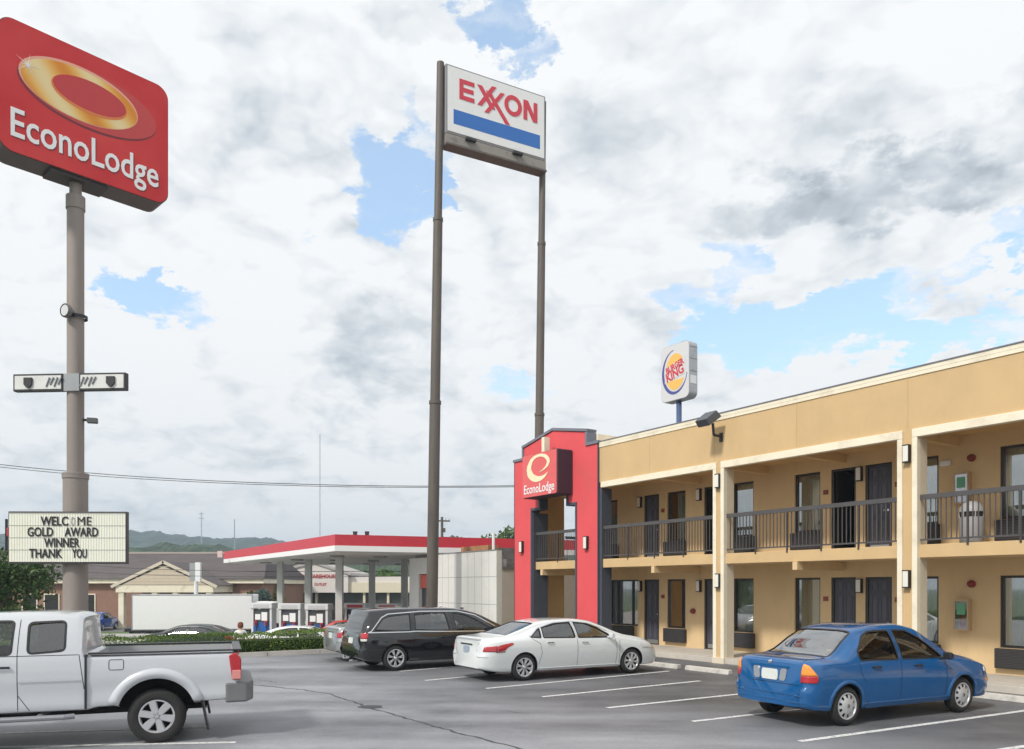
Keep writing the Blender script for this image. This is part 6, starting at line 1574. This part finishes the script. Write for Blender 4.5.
wire([(-400, 560), (60, 571), (150, 575), (280, 577), (420, 576), (700, 566)], 48.5, .016, 'lower low wire crossing in front of the shingle roof', 'overhead wires')
# small mast lamp at the far left, behind the letter board
lp = thing('street_lamp', 'small dark lamp post with a reddish head left of the letter board', 'lamp', at(6.5, 640, 27).xy.to_3d() + Vector((0, 0, -1)))
zq = at(0, 519, 27).z + 1; b = MB(); b.tube([(0, 0, 0), (0, 0, zq)], .045, 8); b.build('pole', blackm, lp); b = MB(); b.box(.05, .26, -.1, .1, zq - .62, zq - .3); b.build('head', redw, lp, bevel=.03)

# haze: the air of a humid day, thin over the lot and pale blue over the hills
hm = bpy.data.materials.new('haze_air'); hm.use_nodes = True; hN = hm.node_tree.nodes; hN.clear(); ho = hN.new('ShaderNodeOutputMaterial'); hv = hN.new('ShaderNodeVolumePrincipled')
hv.inputs['Color'].default_value = (.70, .86, 1.0, 1); hv.inputs['Density'].default_value = .0007; hv.inputs['Anisotropy'].default_value = .2; hm.node_tree.links.new(hv.outputs[0], ho.inputs['Volume'])
b = MB(); b.box(-1510, 1510, -310, 1610, -3.2, 95); hz = b.build('haze', hm); hz['kind'] = 'stuff'; hz['label'] = 'thin pale haze that fades the far wooded hills'; hz['category'] = 'haze'

# ================================================================== SKY, SUN, CAMERA
SUN_EL, SUN_AZ = 44.0, 222.0            # azimuth measured clockwise from +Y
w = bpy.data.worlds.new('World'); scene.world = w; w.use_nodes = True
N = w.node_tree.nodes; L = w.node_tree.links; bg = N['Background']; STR = 0.12; bg.inputs['Strength'].default_value = STR
sky = N.new('ShaderNodeTexSky'); sky.sky_type = 'NISHITA'; sky.sun_disc = False; sky.sun_elevation = R(SUN_EL); sky.sun_rotation = R(SUN_AZ); sky.air_density = 1.0; sky.dust_density = 0.6; sky.ozone_density = 1.2
tc = N.new('ShaderNodeTexCoord'); D = tc.outputs['Generated']
def vm(op, a, b_=None, s=None):
    n = N.new('ShaderNodeVectorMath'); n.operation = op
    for i, x in enumerate((a, b_)):
        if x is None: continue
        if isinstance(x, (tuple, list, Vector)): n.inputs[i].default_value = tuple(x)
        else: L.new(x, n.inputs[i])
    if s is not None: n.inputs['Scale'].default_value = s
    return n.outputs['Value'] if op in ('DOT_PRODUCT', 'LENGTH') else n.outputs[0]
def mm(op, a, b_=None, c=None, clamp=False):
    n = N.new('ShaderNodeMath'); n.operation = op; n.use_clamp = clamp
    for i, x in enumerate((a, b_, c)):
        if x is None: continue
        if isinstance(x, (int, float)): n.inputs[i].default_value = x
        else: L.new(x, n.inputs[i])
    return n.outputs[0]
def ns(vec, scale, detail, rough, col=False, dist=0.0):
    n = N.new('ShaderNodeTexNoise'); n.inputs['Scale'].default_value = scale; n.inputs['Detail'].default_value = detail; n.inputs['Roughness'].default_value = rough; n.inputs['Distortion'].default_value = dist
    L.new(vec, n.inputs['Vector']); return n.outputs['Color' if col else 'Fac']
def mrange(x, a, b_, c=0.0, d=1.0, smooth=True):
    n = N.new('ShaderNodeMapRange'); n.interpolation_type = 'SMOOTHSTEP' if smooth else 'LINEAR'
    for i, v in ((1, a), (2, b_), (3, c), (4, d)): n.inputs[i].default_value = v
    L.new(x, n.inputs[0]); return n.outputs[0]
# cloud space: flatten towards the horizon
sp_ = N.new('ShaderNodeSeparateXYZ'); L.new(D, sp_.inputs[0])
den = mm('ADD', mm('MAXIMUM', sp_.outputs[2], 0.0), 0.42)
cb = N.new('ShaderNodeCombineXYZ'); L.new(mm('DIVIDE', sp_.outputs[0], den), cb.inputs[0]); L.new(mm('DIVIDE', sp_.outputs[1], den), cb.inputs[1]); L.new(mm('MULTIPLY', sp_.outputs[2], 1.2), cb.inputs[2])
P = cb.outputs[0]
warpc = vm('SUBTRACT', ns(P, 2.6, 6, .6, True), (.5, .5, .5)); warp = vm('SCALE', warpc, None, .42)
warp2 = vm('SCALE', vm('SUBTRACT', ns(P, 9, 6, .65, True), (.5, .5, .5)), None, .10)
PW = vm('ADD', vm('ADD', P, warp), warp2)
Dw = vm('ADD', vm('ADD', D, vm('SCALE', warpc, None, .16)), vm('SCALE', warp2, None, 1.8))
def blob(px, py, rx, ry, rot=0.0, soft=.5):
    """soft patch of sky around a compass direction and elevation"""
    c = Vector(((px - 512) / F, 1, (HOR - py) / F)).normalized(); right = Vector((c.y, -c.x, 0)).normalized(); up = right.cross(c)
    r2 = right * math.cos(rot) + up * math.sin(rot); u2 = -right * math.sin(rot) + up * math.cos(rot); k = 1 / math.sqrt(1 + ((px - 512) / F) ** 2 + ((HOR - py) / F) ** 2)
    d = vm('SUBTRACT', Dw, c); a = mm('DIVIDE', vm('DOT_PRODUCT', d, r2), rx / F * k); e = mm('DIVIDE', vm('DOT_PRODUCT', d, u2), ry / F * k)
    f = vm('DOT_PRODUCT', d, c); r = mm('SQRT', mm('ADD', mm('ADD', mm('MULTIPLY', a, a), mm('MULTIPLY', e, e)), mm('MULTIPLY', mm('MULTIPLY', f, f), 40.0)))
    return mrange(r, 1.25, soft, 0, 1)
def total(lst):
    t = None
    for wgt, b_ in lst:
        x = mm('MULTIPLY', b_, wgt); t = x if t is None else mm('ADD', t, x)
    return t
holes = total([(1.0, blob(492, 10, 50, 42)), (1.0, blob(392, 200, 50, 66, .1)), (.85, blob(432, 150, 26, 60, -.3)), (.8, blob(540, 62, 42, 26)), (1.0, blob(810, 330, 130, 42, -.05)), (.9, blob(735, 245, 46, 34)), (.8, blob(1004, 215, 42, 34)),
               (.75, blob(172, 300, 52, 28)), (.55, blob(360, 120, 48, 34)), (.8, blob(985, 335, 90, 26)), (.45, blob(505, 395, 40, 30)), (.6, blob(700, 300, 40, 30)), (.5, blob(940, 305, 110, 22, -.05)), (.5, blob(300, 235, 26, 18)), (.35, blob(130, 280, 60, 26)), (.7, blob(900, 275, 110, 16, .1)), (.3, blob(20, 235, 80, 16))])
n_big = ns(PW, 1.5, 8, .58); n_mid = ns(PW, 4.2, 10, .62)
dens = mm('ADD', mm('MULTIPLY', n_big, .50), mm('MULTIPLY', n_mid, .50))           # about .5
cov = mm('SUBTRACT', mm('ADD', dens, .16), mm('MULTIPLY', holes, .32))
mask = mrange(cov, .37, .515)
# shading of the cloud bodies
greys = total([(1.0, blob(850, 178, 175, 30, -.05)), (.8, blob(985, 130, 80, 55, .3)), (.9, blob(400, 355, 110, 60)), (.75, blob(425, 14, 70, 26)), (.45, blob(640, 130, 70, 40)), (.35, blob(90, 60, 240, 100)), (.4, blob(300, 95, 90, 60)), (.35, blob(250, 480, 300, 50)),
               (.45, blob(860, 100, 60, 30)), (.35, blob(590, 230, 60, 50))])
brights = total([(.7, blob(840, 60, 190, 60)), (.8, blob(610, 250, 90, 60)), (.6, blob(330, 290, 90, 50)), (.7, blob(150, 30, 200, 40)), (.5, blob(960, 270, 90, 30)), (.6, blob(610, 360, 80, 60)), (.4, blob(230, 330, 120, 60))])
def billow(vec):
    t = None
    for i, (sc_, am) in enumerate(((2.3, .40), (4.9, .28), (10.3, .17), (21.0, .10), (43.0, .055))):
        x = mm('MULTIPLY', mm('ABSOLUTE', mm('SUBTRACT', ns(vm('ADD', vec, (i * 7.3, i * 3.1, i * 1.7)), sc_, 0.0, .5), .5)), am * 4.0); t = x if t is None else mm('ADD', t, x)
    return t
PB = vm('ADD', P, vm('SCALE', warpc, None, .16))
h0 = billow(PB); h1 = billow(vm('ADD', PB, (.03, -.02, .05)))
relief = mm('SUBTRACT', h0, h1)
shade = mm('ADD', mm('ADD', .91, mm('MULTIPLY', relief, .62)), mm('MULTIPLY', mm('SUBTRACT', h0, .32), .42))
shade = mm('ADD', mm('ADD', shade, mm('MULTIPLY', mm('SUBTRACT', n_big, .5), -.35)), .04)
shade = mm('SUBTRACT', mm('ADD', shade, mm('MULTIPLY', brights, .12)), mm('MULTIPLY', greys, .27))
shade = mm('ADD', shade, mm('MULTIPLY', mrange(sp_.outputs[2], .35, .0), .06))
cr = N.new('ShaderNodeValToRGB'); e = cr.color_ramp.elements; e[0].position = .25; e[0].color = (.34, .38, .43, 1); e[1].position = 1.0; e[1].color = (.93, .94, .95, 1)
x = e.new(.55); x.color = (.58, .63, .68, 1); x = e.new(.80); x.color = (.80, .83, .855, 1)
L.new(shade, cr.inputs[0])
CL = .84 / STR
cl = vm('SCALE', cr.outputs[0], None, CL)
skyb = vm('ADD', vm('MULTIPLY', sky.outputs[0], (1.15, 1.2, 1.2)), (.23 * CL, .29 * CL, .335 * CL))
mx = N.new('ShaderNodeMix'); mx.data_type = 'RGBA'; L.new(mask, mx.inputs['Factor']); L.new(skyb, mx.inputs['A']); L.new(cl, mx.inputs['B'])
L.new(mx.outputs['Result'], bg.inputs['Color'])
sd = bpy.data.lights.new('sun', 'SUN'); sd.energy = 2.6; sd.angle = R(7); sd.color = (1, .95, .88); so = bpy.data.objects.new('sun', sd); C.objects.link(so)
el, az = R(SUN_EL), R(SUN_AZ); sdir = Vector((math.sin(az) * math.cos(el), math.cos(az) * math.cos(el), math.sin(el))); so.rotation_euler = sdir.to_track_quat('Z', 'Y').to_euler(); so.location = sdir * 50
cd = bpy.data.cameras.new('camera'); cam = bpy.data.objects.new('camera', cd); C.objects.link(cam); cam.location = (0, 0, EYE); cam.rotation_euler = (R(90), 0, 0)
cd.sensor_width = 36; cd.sensor_fit = 'HORIZONTAL'; cd.lens = 36 * F / 1024; cd.shift_y = (HOR - 374.5) / 1024; cd.clip_start = .1; cd.clip_end = 5000
scene.camera = cam
scene.render.engine = 'CYCLES'; vs = scene.view_settings; vs.view_transform = 'Standard'; vs.look = 'None'; vs.exposure = 0.36; vs.gamma = 1
scene.render.resolution_x = 1024; scene.render.resolution_y = 749
# leave no tool object of the build behind
for o in list(bpy.data.objects):
    if o.name.startswith('cutter') or (o.type == 'EMPTY' and not kids(o)): bpy.data.objects.remove(o)
